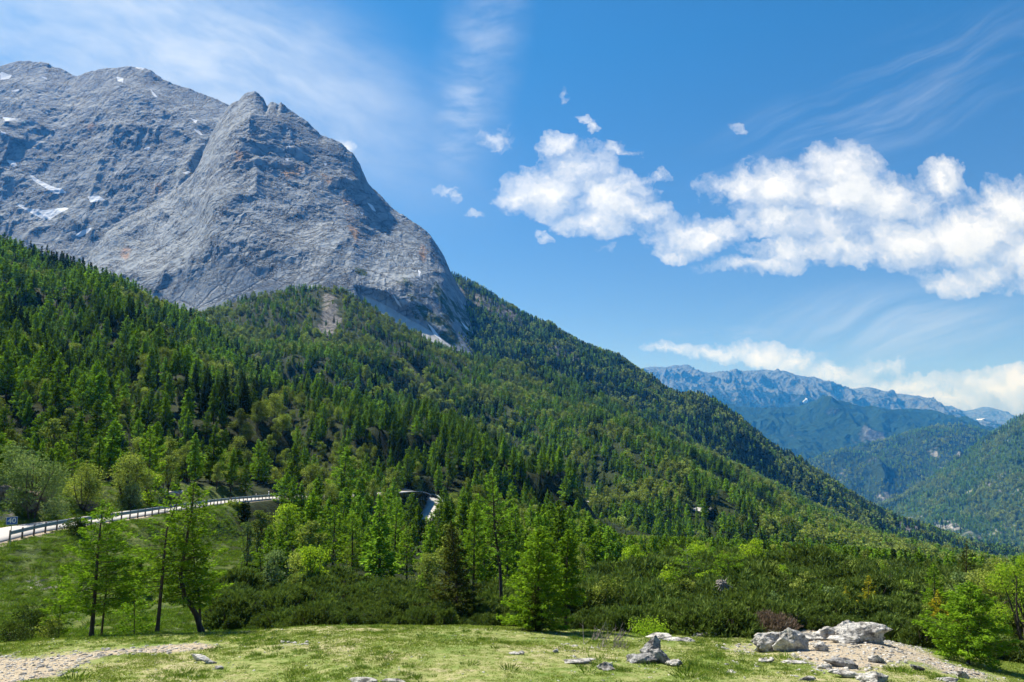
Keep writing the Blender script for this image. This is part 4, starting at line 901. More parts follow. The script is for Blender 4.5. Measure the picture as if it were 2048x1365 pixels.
for k, (px, pt, Y, w, lab) in enumerate(MIDL):
    x, y, z = at(px, Y, 1050); top = float(tz_of(pt)) * Y; hh = max(3.0, top - z)
    pth = straight(hh, .015, k + 50); 
    tk, cr = conifer(500 + k, pth, .012 * hh + .03, w / 2 / F * Y * 1.15, 85, 58, .0021 * Y * .75 + .02, .0007 * Y + .006, t0=[.1, .18, .25][k % 3], prof=[larch_prof, narrow_prof][k % 2] if k % 5 else larch_prof, elev=.1, droop=.25, tip=.22, irregular=.4, twigs=True)
    tree_thing('larch_tree', (x, y, z - .05), tk, cr, M_BARK, M_LARCHN if Y < 110 else M_LARCH, lab, 'larch tree'); OCC.append((x, y, 1.6))

# bushes and broadleaf shrubs: (px, py base, py top, Y, width px, material, label, name)
BU = [(62, 1010, 905, 73.5, 120, M_PALE, 'silvery whitebeam bush on the bank above the sign', 'whitebeam_bush'), (170, 985, 925, 82, 90, M_BEECH, 'yellow green beech bush above the road', 'beech_bush'),
      (255, 985, 900, 90, 70, M_BEECH, 'olive young beech beside the dark forest edge', 'beech_bush'), (262, 1000, 965, 89, 45, M_PALE, 'small grey green bush by the red triangle sign', 'willow_bush'),
      (20, 990, 890, 80, 80, M_PALE, 'pale whitebeam at the left border above the road', 'whitebeam_bush'), (300, 985, 935, 96, 50, M_LIME, 'light green bush behind the red triangle sign', 'beech_bush'),
      (622, 1140, 1078, 58, 66, M_LIME, 'lime green bush glowing against the dark larches', 'rowan_bush'), (548, 1130, 1092, 60, 50, M_PALE, 'grey green willow bush left of the lime green bush', 'willow_bush'),
      (495, 1085, 1035, 76, 34, M_PALE, 'silvery bush in the hollow below the bridge', 'willow_bush'), (468, 1040, 1010, 100, 40, M_BEECH, 'round green bush under the bridge wall', 'beech_bush'), (575, 1040, 1008, 102, 60, M_LIME, 'green bush on the slope under the roadside larch', 'beech_bush'),
      (1268, 1150, 1082, 66, 64, M_LIME, 'bright yellow green bush on the skyline of the thicket', 'rowan_bush'), (1392, 1150, 1076, 68, 66, M_LIME, 'taller bright yellow green bush right of the skyline one', 'rowan_bush'),
      (1512, 1140, 1078, 66, 60, M_LIME, 'flat bright green bush behind the thicket above the boulders', 'rowan_bush'), (1215, 1230, 1150, 46, 80, M_BEECH, 'light green leafy shrub among the pines right of the slim larch', 'beech_bush'),
      (1660, 1205, 1165, 46, 36, M_PALE, 'small pale green shrub left of the golden spruces', 'willow_bush'), (1548, 1225, 1182, 42, 26, M_PALE, 'pale leafy sprig beside the white boulder', 'willow_bush'),
      (1880, 1225, 1150, 44, 60, M_BEECH, 'soft green shrub behind the young right hand larch', 'beech_bush'), (1990, 1225, 1115, 41, 110, M_BEECH, 'large sunlit leafy bush at the right border', 'beech_bush'),
      (2050, 1235, 1090, 38, 110, M_LIME, 'tall light green bush cut by the right border', 'beech_bush'), (1935, 1215, 1130, 45, 80, M_PALE, 'pale flowering bush right of the pointed spruce', 'willow_bush'),
      (1300, 1275, 1247, 35.5, 90, M_LIME, 'low light green patch of bilberry at the meadow rim', 'bilberry_bush'), (60, 1262, 1205, 40, 80, M_MUGO, 'dark leafy bush below the embankment at the left', 'juniper_bush'),
      (18, 1290, 1240, 35, 70, M_MUGO, 'dark green bush in the lower left dip', 'juniper_bush'), (100, 1275, 1235, 36.5, 70, M_BEECH, 'light green low bush left of the meadow larches', 'beech_bush'), (700, 940, 905, 200, 40, M_BEECH, 'beech on the slope above the hidden road', 'beech_bush'),
      (155, 1060, 1030, 66, 44, M_MUGO, 'dark bush growing below the guard rail', 'juniper_bush'), (490, 1030, 1000, 97, 26, M_SPRUCE, 'dark rounded bush next to the bridge', 'juniper_bush')]
for k, (px, pb, pt, Y, w, mf, lab, nm) in enumerate(BU):
    x = float(tx_of(px, pb)) * Y; z = float(Hn(x, Y)); hh = max(.5, float(tz_of(pt)) * Y - z); rr = w / 2 / F * Y
    ls = max(.045, .00125 * Y)
    n = int(min(9000, max(1500, 1.5 * hh * rr * 2 / ls ** 2 * 1.1)))
    tk, cr = broadleaf(900 + k, hh, rr * 1.1, n, ls, lobes=11, low=.12, stems=4, spread=.6, flatness=1)
    tree_thing(nm, (x, Y, z - .04), tk, cr, M_BARK, mf, lab, 'bush'); OCC.append((x, Y, rr * .6))
# withered heath bush and dead twigs on the meadow
x, y, z = hit(1548, 1262); tk, cr = mugo(77, 1.05, 1.35, 900, per=6, nl=.09, nw=.012)
tree_thing('heath_bush', (x, y, z - .05), tk, cr, M_DEAD, M_HEATH, 'withered brown purple bush between the thicket and the boulders', 'bush'); OCC.append((x, y, 1.2))
def twig_bush(px, py, n, hgt, spread, label, seed, name='dead_bush', lean=(1, 0)):
    rg = np.random.default_rng(seed); m = Mesh(); x, y, z = hit(px, py)
    for i in range(n):
        b = np.array([rg.uniform(-spread, spread), rg.uniform(-.25, .25), 0]); L = hgt * rg.uniform(.5, 1.1)
        d = unit(np.array([lean[0] * rg.uniform(-.2, 1.1), rg.normal() * .4, rg.uniform(.25, 1)])); s = np.linspace(0, 1, 6)[:, None]
        P = b + d * L * s + np.array([0, 0, L * .4]) * s ** 2; m.tube(P, .018 * (1 - s[:, 0] * .8), 4)
        for j in range(4):
            t = rg.uniform(.3, .9); q = P[int(t * 5)]; d2 = unit(d + rg.normal(size=3) * .5 + [0, 0, .5]); m.tube(q + d2 * L * .35 * s, .009 * (1 - s[:, 0] * .8), 3)
    o = link(name, m.build(name, [M_DEAD]), loc=(x, y, z - .03)); tag(o, label, 'bush'); return o
twig_bush(1212, 1283, 26, .75, .75, 'bare grey branching twigs sticking out of the meadow', 3)
twig_bush(1222, 1296, 30, .28, .6, 'low mat of bleached dead heather in front of the bare twigs', 4, 'dead_heather')
o = twig_bush(1168, 1290, 1, .9, .02, 'single thin dry stalk standing left of the bare twigs', 5, 'dry_stalk', lean=(0.05, 0))

# ---------------------------------------------------------------- massed vegetation and the individual trees picked from it
rg0 = np.random.default_rng(42)
def visible(x, y, ztop, n=70, ymin=12):
    vis = np.ones(len(x), bool)
    for t in np.linspace(0.02, .97, n):
        Y = y * t; ok = (Y > ymin) & (Y < 690); hz = np.where(ok, Hn(x * t, np.clip(Y, 0, 690)), -1e9)
        vis &= hz < ztop * t
    return vis
def poisson_like(n, x0, x1, y0, y1, cell):
    """jittered grid"""
    gx = np.arange(x0, x1, cell); gy = np.arange(y0, y1, cell); X, Y = np.meshgrid(gx, gy)
    X = X + rg0.uniform(-.5, .5, X.shape) * cell; Y = Y + rg0.uniform(-.48, .48, Y.shape) * cell
    return X.ravel(), Y.ravel()
def species(x, y, px=None, py=None):
    b = fbm(x / 38, y / 38, oct=3, seed=301); s = fbm(x / 26, y / 26, oct=3, seed=302); r = rg0.random(len(x))
    k = np.zeros(len(x), int)                       # 0 larch 1 spruce 2 beech
    k[(s + (r - .5) * .5) > .26] = 1
    k[(b + (r - .5) * .55) > .16] = 2
    return k
# near terrain trees
X, Y = poisson_like(0, -560, 560, 46, 640, 4.7)
tx = X / Y; m = (tx > -.86) & (tx < .86); X, Y, tx = X[m], Y[m], tx[m]
Z = Hn(X, Y); PX_, PY_ = pix_of(tx, Z / Y)
dR, _, sdR = poly_dist(X, Y, ROAD[::3])
keep = (dR > 5.5)
open_bank = (PX_ < 480) & (sdR > 0) & (Y < 125) & (X < 0)
keep &= ~(open_bank & (rg0.random(len(X)) > np.where(PX_ > 240, .34, .12)))
cut = (PX_ < 330) & (sdR < 0) & (dR < 15); keep &= ~(cut & (dR < 8.5) & (rg0.random(len(X)) > .5))
hollow = (PX_ > 440) & (Y < 64); keep &= ~hollow
keep &= ~((PX_ > 1130) & (Y < 80))
# openings in front of the visible stretches of road
for (a, b, y1) in ((395, 575, 150), (818, 880, 215)):
    keep &= ~((PX_ > a - 8) & (PX_ < b + 8) & (Y < y1) & (Y > 60) & (rg0.random(len(X)) > .35) & (dR < 60) & (sdR > 0))

for ox, oy, orr in OCC:
    keep &= (X - ox) ** 2 + (Y - oy) ** 2 > (orr + 1) ** 2
X, Y, Z, PX_, PY_, dR, sdR = [a[keep] for a in (X, Y, Z, PX_, PY_, dR, sdR)]
K = species(X, Y)
K[(Y < 190) & (PX_ < 430) & (K == 2) & (rg0.random(len(X)) < .55)] = 0
K[(Y < 150) & (PX_ > 430) & (rg0.random(len(X)) < .6)] = 0
hgt = np.where(K == 0, rg0.uniform(6, 11.5, len(X)), np.where(K == 1, rg0.uniform(6, 12, len(X)), rg0.uniform(4.5, 8, len(X))))
hgt *= np.where(rg0.random(len(X)) < .2, .6, 1) * np.where(Y < 110, .85, 1)
ob_ = (PX_ < 480) & (sdR > 0) & (Y < 125) & (X < 0); hgt = np.where(ob_, rg0.uniform(1.2, 3.4, len(X)), hgt)
# trees that would hide the visible road stay low
for (a, b, row, y1) in ((395, 575, 1000, 150), (812, 880, 1040, 215), (0, 400, 1095, 66)):
    mm = (PX_ > a) & (PX_ < b) & (Y < y1) & (sdR > 0); lim = tz_of(row + 6) * Y - Z
    mm = mm if a != 812 else (PX_ > a) & (PX_ < b) & (Y < y1); hgt = np.where(mm, np.minimum(hgt, np.maximum(lim, 1.6)), hgt)
cap = tz_of(np.interp(PX_, [1120, 1180, 1250, 1500, 1650, 1800, 2048], [900, 1030, 1068, 1078, 1088, 1098, 1110]) ) * Y - Z
hgt = np.where((PX_ > 1150) & (Y > 64), np.minimum(hgt, np.maximum(cap, 1.5)), hgt)
vis = visible(X, Y, Z + hgt)
X, Y, Z, PX_, PY_, K, hgt = [a[vis] for a in (X, Y, Z, PX_, PY_, K, hgt)]
size = hgt / Y; shown = (PX_ > -25) & (PX_ < 2073) & (visible(X, Y, Z + hgt * .55))
# the largest ones in view become individual objects
QUOTA = {0: 225, 1: 110, 2: 130}
indiv = np.zeros(len(X), bool)
for k in QUOTA:
    c_ = np.where((K == k) & shown & (hgt > 1.6) & ~((PX_ > 1150) & (Y < 300)))[0]; c_ = c_[np.argsort(-size[c_])][:QUOTA[k]]; indiv[c_] = True
KN = ['larch', 'spruce', 'beech']; AD = ['slender', 'broad', 'narrow', 'full', 'wide', 'high-stemmed']
def zone(px, py, y):
    if px < 430:
        v = 'just above the road' if y < 105 else ('low on the left slope' if y < 150 else ('half way up the left slope' if y < 230 else 'high on the left slope'))
        u = 'at the left border' if px < 110 else ('above the guard rail' if px < 230 else 'left of the bridge')
        return v, u
    if px < 800:
        v = 'in the hollow below the road' if y < 110 else ('around the hidden stretch of road' if y < 165 else ('on the slope behind the road' if y < 250 else 'high on the wooded spur'))
        return v, ('right of the bridge' if px < 620 else 'left of the hairpin bend')
    if px < 1180:
        v = 'behind the pine thicket' if y < 110 else ('level with the hairpin bend' if y < 190 else 'on the shaded end of the wooded spur')
        return v, ('near the hairpin bend' if px < 960 else 'above the broad meadow larch')
    return 'behind the right hand thicket', ('in the valley bottom')
protos = {}
for i in np.where(indiv)[0]:
    k = KN[K[i]]; j = int(rg0.integers(NPROTO[k])); sc = hgt[i] / (7 if k == 'beech' else 10)
    v, u = zone(PX_[i], PY_[i], Y[i]); ad = (['tall', 'medium sized', 'small'][0 if hgt[i] > 8.5 else (1 if hgt[i] > 5.5 else 2)])
    colr = {'larch': 'larch', 'spruce': 'dark spruce', 'beech': 'olive beech'}[k]
    lab = '%s %s %s %s' % (AD[j] if hgt[i] > 5 else 'small', colr, v, u)
    e = link({'larch': 'larch_tree', 'spruce': 'spruce_tree', 'beech': 'beech_tree'}[k], None, loc=(X[i], Y[i], Z[i] - .1))
    e.rotation_euler.z = rg0.random() * 6.28; wv = rg0.uniform(.85, 1.2); e.scale = (sc * wv, sc * wv, sc)
    tag(e, lab, k + ' tree', '%s trees %s' % (k, v))
    if (k, j) not in protos:
        protos[k, j] = [bpy.data.objects.new('trunk', MID[k][j][0]), bpy.data.objects.new('crown', MID[k][j][1])]
        new = protos[k, j]
    else: new = [q.copy() for q in protos[k, j]]
    for q in new: COL.objects.link(q); q.parent = e
F_ALL = {k: [] for k in KN}
def add_mass(x, y, z, h_, K_):
    for k in range(3):
        s = K_ == k; base = 7 if k == 2 else 10
        n = int(s.sum()); w = rg0.uniform(.85, 1.25, n)
        d = np.hypot(x[s], y[s]); lv = np.where(d < 330, 1, np.where(d < 1000, 2, 3))
        F_ALL[KN[k]].append((x[s], y[s], z[s] - .2, h_[s] / base, w, lv))
r = ~indiv; add_mass(X[r], Y[r], Z[r], hgt[r], K[r])
# trees on the middle hill, the ridge and the valley hills: sample the layer surfaces
def layer_points(name, dens, rockskip=.85, back=0.03, pxr=(-30, 2080)):
    Xg, Yg, Zg, T, PX, PY, at_ = LAYERS[name]
    a = np.stack([Xg[1:, :-1] - Xg[:-1, :-1], Yg[1:, :-1] - Yg[:-1, :-1]], -1); b = np.stack([Xg[:-1, 1:] - Xg[:-1, :-1], Yg[:-1, 1:] - Yg[:-1, :-1]], -1)
    ar = np.abs(a[..., 0] * b[..., 1] - a[..., 1] * b[..., 0]); ok = (T[:-1, :-1] < 1 + back) & (PX[:-1, :-1] > pxr[0]) & (PX[:-1, :-1] < pxr[1])
    ar = ar * ok; n = rg0.poisson(np.minimum(ar * dens, 30)); I = np.repeat(np.arange(ar.size), n.ravel()); i, j = I // ar.shape[1], I % ar.shape[1]
    u, v = rg0.random(len(I)), rg0.random(len(I))
    def bl(A): return (A[i, j] * (1 - u) + A[i + 1, j] * u) * (1 - v) + (A[i, j + 1] * (1 - u) + A[i + 1, j + 1] * u) * v
    x, y, z = bl(Xg), bl(Yg), bl(Zg)
    if 'rocky' in at_: k = (at_['rocky'][i, j] < .22) | (rg0.random(len(I)) > rockskip); x, y, z = x[k], y[k], z[k]
    return x, y, z
x, y, z = layer_points('forested_hill', 1 / 24.0); h_ = rg0.uniform(6, 12, len(x)); h_[rg0.random(len(x)) < .25] *= .55
v = visible(x, y, z + h_, 40); x, y, z, h_ = [a[v] for a in (x, y, z, h_)]
_p = pix_of(x / y, z / y); v = poly_mask(_p[0] + 6 * rg0.normal(size=len(x)), _p[1], [[(646, 592), (658, 592), (666, 640), (658, 676), (644, 672), (652, 620)]]) < .5; x, y, z, h_ = [a[v] for a in (x, y, z, h_)]
Kf = species(x, y); dome = (pix_of(x / y, z / y)[0] < 950) & (y > 700); h_ = np.where(dome, h_ * .75, h_); thin = ~(dome & (rg0.random(len(x)) < .25))
add_mass(x[thin], y[thin], z[thin], h_[thin], Kf[thin])
x, y, z = layer_points('wooded_ridge', 1 / 34.0, .7); h_ = rg0.uniform(8, 14, len(x)); v = visible(x, y, z + h_, 40); x, y, z, h_ = [a[v] for a in (x, y, z, h_)]
Ke = species(x, y); Ke[(Ke == 0) & (rg0.random(len(x)) < .5)] = 1; Ke[(Ke == 2) & (rg0.random(len(x)) < .4)] = 1
add_mass(x, y, z, h_, Ke)
for nm, dn, s_ in (('right_hill', 1 / 130., 1.4), ('valley_hill', 1 / 300., 1.8)):
    x, y, z = layer_points(nm, dn, back=.1); nn = fbm(x / 160, y / 160, oct=4, seed=401); k = (nn + rg0.normal(size=len(x)) * .1) < .34
    x, y, z = x[k], y[k], z[k]; add_mass(x, y, z, rg0.uniform(8, 13, len(x)) * s_, species(x * .3, y * .3))
CNT = 0
for k in KN:
    A = [np.concatenate([q[c_] for q in F_ALL[k]]) for c_ in range(6)]
    for lv in (1, 2, 3):
        s = A[5] == lv; n = int(s.sum()); CNT += n
        if not n: continue
        sc = np.stack([A[3][s] * A[4][s], A[3][s] * A[4][s], A[3][s]], 1)
        nm = {'larch': 'larch_forest', 'spruce': 'spruce_forest', 'beech': 'beech_forest'}[k]
        stuff_scatter(nm, np.stack([A[0][s], A[1][s], A[2][s]], 1), sc, rg0.random(n) * 6.28, rg0.integers(0, NPROTO[k], n), FARCOL[k, lv], 'dense mixed mountain forest of %s covering the slopes' % k)
print('massed trees', CNT, 'individuals', int(indiv.sum()))

# ---------------------------------------------------------------- mountain pine thicket
mcol = bpy.data.collections.new('mountain_pine_stock'); MUG = []
for i in range(5):
    tk, cr = mugo(60 + i, 1.5, [1.25, 1.5, 1.1, 1.4, 1.6][i], [620, 760, 520, 700, 800][i]); MUG.append((tk.build('stem', [M_BARK]), cr.build('foliage', [M_MUGO])))
    mcol.objects.link(bpy.data.objects.new('mountain_pine_source_%s' % 'abcde'[i], join_proto('mountain_pine', tk, cr, M_BARK, M_MUGO)))
X, Y = poisson_like(0, -30, 62, 34, 84, 1.4)
Z = Hn(X, Y); PX_, PY_ = pix_of(X / Y, Z / Y)
# rim of the meadow: the thicket starts behind it (px -> Y of its front edge)
front_Y = np.interp(PX_, [430, 480, 560, 700, 900, 1010, 1100, 1180, 1300, 1380, 1450, 1520, 1620, 1760, 1850, 1950, 2100], [46, 38.5, 37.4, 37.8, 37.8, 38, 39, 38, 37.2, 36.2, 35.4, 37, 39, 37.5, 35, 36, 34])
back_Y = np.interp(PX_, [430, 600, 900, 1080, 1200, 2100], [58, 62, 64, 64, 80, 80])
k = (PX_ > 440) & (PX_ < 2120) & (Y > front_Y) & (Y < back_Y)
gap = fbm(X / 5, Y / 5, oct=3, seed=502); k &= gap > -.38
for ox, oy, orr in OCC: k &= (X - ox) ** 2 + (Y - oy) ** 2 > (orr * .8) ** 2
X, Y, Z, PX_, PY_, front_Y = [a[k] for a in (X, Y, Z, PX_, PY_, front_Y)]
s = rg0.uniform(.65, 1.3, len(X)) * (1 + .5 * fbm(X / 4, Y / 4, oct=2, seed=503)) * np.interp(Y - front_Y, [0, 5, 18, 40], [.55, .85, 1.1, 1.35])
s *= np.interp(PX_, [450, 1000, 1200, 1500, 1800, 2048], [1.0, .95, 1.1, 1.15, 1.1, 1.1])
fr = np.where(Y - front_Y < 2.2)[0]; fr = fr[np.argsort(PX_[fr])]; sel = np.zeros(len(X), bool); sel[fr[:150]] = True
place_names = [(560, 'below the lime green bush at the left end of the thicket'), (700, 'along the meadow rim left of centre'), (860, 'along the meadow rim before the dark larches'), (1020, 'in front of the bronze tinged spruce'), (1180, 'behind the broad meadow larch'), (1300, 'behind the bare grey twigs'), (1460, 'behind the pale flat rocks'), (1600, 'beside the withered brown bush'), (1780, 'behind the large white boulder'), (1900, 'left of the feathery larch'), (2200, 'under the leafy bushes at the right border')]
mp = {}
for i in np.where(sel)[0]:
    j = int(rg0.integers(5)); w = next(t for lim, t in place_names if PX_[i] < lim)
    e = link('mountain_pine', None, loc=(X[i], Y[i], Z[i] - .1)); e.rotation_euler.z = rg0.random() * 6.28; e.scale = (s[i],) * 3
    tag(e, 'low mountain pine shrub %s' % w, 'pine shrub', 'mountain pines %s' % w)
    if j not in mp: mp[j] = [bpy.data.objects.new('stem', MUG[j][0]), bpy.data.objects.new('foliage', MUG[j][1])]; new = mp[j]
    else: new = [q.copy() for q in mp[j]]
    for q in new: COL.objects.link(q); q.parent = e
r = ~sel; stuff_scatter('mountain_pine_thicket', np.stack([X[r], Y[r], Z[r] - .1], 1), np.repeat(s[r][:, None], 3, 1), rg0.random(r.sum()) * 6.28, rg0.integers(0, 5, r.sum()), mcol, 'unbroken thicket of dark green mountain pine')
print('mugo', len(X))

# young trees and leafy shrubs growing up through the thicket
rt = np.random.default_rng(12)
def in_thicket(kind, px, Y, h_, mf, label, name, cat):
    x = float(tx_of(px, 1180)) * Y; z = float(Hn(x, Y))
    if kind == 'larch': tk, cr = conifer(int(px), straight(h_, .03, int(px)), .03 + .01 * h_, h_ * .26, 46, 34, .09, .032, t0=.2, prof=[larch_prof, narrow_prof][int(px) % 2], irregular=.5, droop=.2)
    else: tk, cr = broadleaf(int(px), h_, h_ * .42, 1500, .07, lobes=9, low=.3, stems=4, spread=.6)
    return tree_thing(name, (x, Y, z - .05), tk, cr, M_BARK, mf, label, cat)
for px, Y, h_, kd, mf, lab in ((1168, 52, 3.0, 'larch', M_LARCHN, 'young larch just right of the slim larch, inside the thicket'), (1235, 60, 2.6, 'larch', M_LARCH, 'small larch left of the skyline bush'), (1310, 58, 2.4, 'larch', M_LARCHN, 'short bright larch right of the skyline bush'),
                           (1345, 50, 2.0, 'leaf', M_BEECH, 'olive leafy shrub in the middle of the thicket'), (1425, 63, 2.8, 'larch', M_LARCH, 'larch sapling behind the flat-topped pale larch'), (1475, 66, 2.6, 'leaf', M_LIME, 'light green shrub between the two bright skyline bushes on the right'),
                           (1580, 64, 3.0, 'larch', M_LARCHN, 'larch sapling above the long white boulder'), (1612, 56, 2.1, 'leaf', M_BEECH, 'leafy shrub above the withered brown bush'), (1640, 66, 2.7, 'larch', M_LARCH, 'dark larch sapling on the thicket skyline above the outcrop'),
                           (1705, 62, 2.4, 'leaf', M_BEECH, 'round leafy shrub behind the golden spruces'), (1770, 60, 3.0, 'larch', M_LARCHN, 'larch sapling right of the golden spruces'), (1812, 54, 2.2, 'leaf', M_LIME, 'yellow green shrub left of the young right hand larch'),
                           (1845, 62, 3.2, 'larch', M_LARCH, 'slender larch on the skyline left of the pointed spruce'), (1905, 56, 2.6, 'leaf', M_BEECH, 'leafy shrub just left of the pointed spruce'), (1975, 55, 3.1, 'leaf', M_LIME, 'tall light shrub right of the pointed spruce'), (1260, 47, 1.8, 'leaf', M_PALE, 'pale leafy shrub low in the thicket behind the bilberry patch'),
                           (480, 60, 3.2, 'larch', M_LARCHN, 'young larch at the left end of the thicket'), (520, 66, 3.6, 'larch', M_LARCH, 'young larch left of the grey green willow bush'), (590, 56, 2.4, 'leaf', M_BEECH, 'leafy shrub left of the lime green bush'), (845, 56, 3.0, 'larch', M_LARCHN, 'bright larch sapling left of the bronze tinged spruce'), (780, 58, 2.4, 'leaf', M_BEECH, 'olive shrub at the back edge of the left thicket')):
    in_thicket(kd, px, Y, h_, mf, lab, 'larch_tree' if kd == 'larch' else 'beech_bush', 'larch tree' if kd == 'larch' else 'bush')

for k in range(34):
    px = 1150 + 850 * (k + rt.random()) / 34; Y = rt.uniform(46, 72); h_ = rt.uniform(1.7, 3.0); kd = 'larch' if rt.random() < .6 else 'leaf'
    w = next(t for lim, t in ((1300, 'near the left skyline bush'), (1450, 'around the bright skyline bushes'), (1620, 'above the long white boulder'), (1800, 'around the golden spruces'), (2100, 'towards the pointed right hand spruce')) if px < lim)
    e_ = in_thicket(kd, px, Y, h_, [M_LARCHN, M_LARCH][k % 2] if kd == 'larch' else [M_BEECH, M_LIME, M_BEECH][k % 3], ('young larch poking out of the pine thicket %s' if kd == 'larch' else 'leafy bush poking out of the pine thicket %s') % w, 'larch_tree' if kd == 'larch' else 'beech_bush', 'larch tree' if kd == 'larch' else 'bush')
    e_['group'] = 'bushes and saplings in the thicket %s' % w
# ================================================================ ROAD, RAILS, SIGNS
def mat_asphalt():
    m, h = new_mat('pale_asphalt'); P = h.pos(); n = h.noise(P, 1.2, 6, .7); n2 = h.noise(P, 40, 3, .6)
    c_ = h.ramp(n, [(.3, (.30, .29, .275)), (.7, (.40, .39, .37))]); c_ = h.mix(h.mr(n2, .4, .7), c_, (.48, .46, .44))
    principled(h, c_, .85, h.bump(n2, .3, .02)); return m
def mat_plain(name, col, rough=.6, metal=0, spec=.4, var=.15, scale=6):
    m, h = new_mat(name); P = h.pos(); n = h.noise(P, scale, 5, .65)
    a = tuple(x * (1 - var) for x in col); b = tuple(min(1, x * (1 + var)) for x in col)
    principled(h, h.ramp(n, [(.3, a), (.7, b)]), rough, h.bump(n, .2, .01), metal, spec); return m
M_ASPH = mat_asphalt()
M_STEEL = mat_plain('galvanised_steel', (.24, .30, .30), .5, .35)
M_POST = mat_plain('weathered_posts', (.10, .085, .07), .8)
M_CONC = mat_plain('concrete', (.33, .32, .30), .9, var=.3, scale=2)
M_WHITE = mat_plain('white_paint', (.8, .8, .8), .5, var=.03)
M_BLUE = mat_plain('blue_paint', (.02, .11, .42), .4, var=.05)
M_RED = mat_plain('red_paint', (.6, .03, .02), .4, var=.05)
M_GREYP = mat_plain('grey_plate', (.35, .36, .36), .5, var=.05)
def offset_line(L, off, dz=0.0):
    d = np.gradient(L[:, :2], axis=0); d /= np.linalg.norm(d, axis=1)[:, None]
    return np.stack([L[:, 0] + d[:, 1] * off, L[:, 1] - d[:, 0] * off, L[:, 2] + dz], 1)
def resample(L, step):
    s = np.concatenate([[0], np.cumsum(np.linalg.norm(np.diff(L, axis=0), axis=1))]); t = np.arange(0, s[-1], step)
    return np.stack([np.interp(t, s, L[:, k]) for k in range(3)], 1)
RW = 2.75
RL = resample(ROAD, 1.0)
cross = [(-RW - .02, -.3), (-RW, 0), (-RW * .5, .03), (0, .045), (RW * .5, .03), (RW, 0), (RW + .02, -.3)]
V = np.stack([offset_line(RL, o_, z_) for o_, z_ in cross], 1)
o = link('road', mesh_np('road', V.reshape(-1, 3), grid_faces(len(RL), len(cross)), True, [M_ASPH])); tag(o, kind='structure')
def beam(L, prof):
    """sweep an open profile (out, up) along a line"""
    d = np.gradient(L[:, :2], axis=0); d /= np.linalg.norm(d, axis=1)[:, None]; n = np.stack([d[:, 1], -d[:, 0]], 1)
    V = np.stack([np.stack([L[:, 0] + n[:, 0] * a, L[:, 1] + n[:, 1] * a, L[:, 2] + b], 1) for a, b in prof], 1)
    return V.reshape(-1, 3), grid_faces(len(L), len(prof))
WB = [(0, 0), (.03, .02), (.075, .06), (.075, .11), (.02, .15), (.02, .19), (.075, .23), (.075, .28), (.03, .32), (0, .34), (-.012, .34), (.01, .3), (.05, .27), (.05, .24), (0, .19), (0, .15), (.05, .1), (.05, .07), (.01, .03), (-.012, 0), (0, 0)]
def box_np(cx, cy, cz, sx, sy, sz):
    V = np.array([(cx + x * sx / 2, cy + y * sy / 2, cz + z * sz / 2) for x in (-1, 1) for y in (-1, 1) for z in (-1, 1)], float)
    return V, np.array([[0, 1, 3, 2], [4, 6, 7, 5], [0, 4, 5, 1], [2, 3, 7, 6], [0, 2, 6, 4], [1, 5, 7, 3]])
def guard_rail(px0, px1, off, step, label, ph=.78, k0=None, k1=None):
    p = pix_of(ROAD[:, 0] / ROAD[:, 1], ROAD[:, 2] / ROAD[:, 1])[0]; L = ROAD[(p > px0) & (p < px1)] if k0 is None else ROAD[k0:k1]
    L = resample(offset_line(L, off), .5); e = link('guard_rail', None, loc=tuple(L[len(L) // 2])); o0 = L[len(L) // 2]; tag(e, label, 'guard rail', 'guard rails')
    V, Q = beam(L - o0 + [0, 0, ph - .34], WB); link('rail', mesh_np('rail', V, Q, False, [M_STEEL]), e)
    pm = None; PL = resample(L, step); me = None
    for q in PL:
        if me is None:
            a, b = box_np(0, 0, -.05, .10, .12, ph + .5); me = mesh_np('post', a, b, mats=[M_POST])
        c_ = link('post', me, e, tuple(q - o0 + [0, 0, ph / 2 - .12])); n = offset_line(L, 1)[0]
    return e
guard_rail(-60, 418, RW + .55, 1.36, 'long steel guard rail on posts along the left stretch of road', k0=None)
guard_rail(418, 640, RW + .35, 1.5, 'thin guard rail continuing over the small bridge')
nR = len(ROAD)
guard_rail(0, 0, -RW - .35, 2.0, 'curved guard rail around the outside of the hairpin bend', k0=int(nR * .70), k1=int(nR * .93))
# bridge wall under the second rail
p = pix_of(ROAD[:, 0] / ROAD[:, 1], ROAD[:, 2] / ROAD[:, 1])[0]; L = resample(offset_line(ROAD[(p > 425) & (p < 505)], RW + .12), .8)
prof = [(-.1, -.06), (-.1, .12), (.55, .12), (.55, -.25), (.38, -.3), (.38, -2.6), (-.1, -2.6)]
V, Q = beam(L, prof); o = link('bridge', mesh_np('bridge', V, Q, False, [M_CONC])); tag(o, 'low concrete bridge wall carrying the road over the gully', 'bridge')

def text_mesh(txt, size, mat, depth=.004):
    cu = bpy.data.curves.new('lettering', 'FONT'); cu.body = txt; cu.size = size; cu.align_x = 'CENTER'; cu.align_y = 'CENTER'; cu.extrude = depth; cu.offset = size * .018
    ob = bpy.data.objects.new('lettering', cu); COL.objects.link(ob); dg = bpy.context.evaluated_depsgraph_get()
    me = bpy.data.meshes.new_from_object(ob.evaluated_get(dg)); bpy.data.objects.remove(ob); me.materials.clear(); me.materials.append(mat); me.name = 'lettering'
    return me
def face_cam(x, y): return math.atan2(x, -y) + math.pi * 0 
def plate(pts, th=.02):
    n = len(pts); V = [(x, -th / 2, z) for x, z in pts] + [(x, th / 2, z) for x, z in pts]
    me = bpy.data.meshes.new('plate'); me.from_pydata(V, [], [list(range(n)), list(range(2 * n - 1, n - 1, -1))] + [[i, i + n, (i + 1) % n + n, (i + 1) % n] for i in range(n)]); me.update(); return me
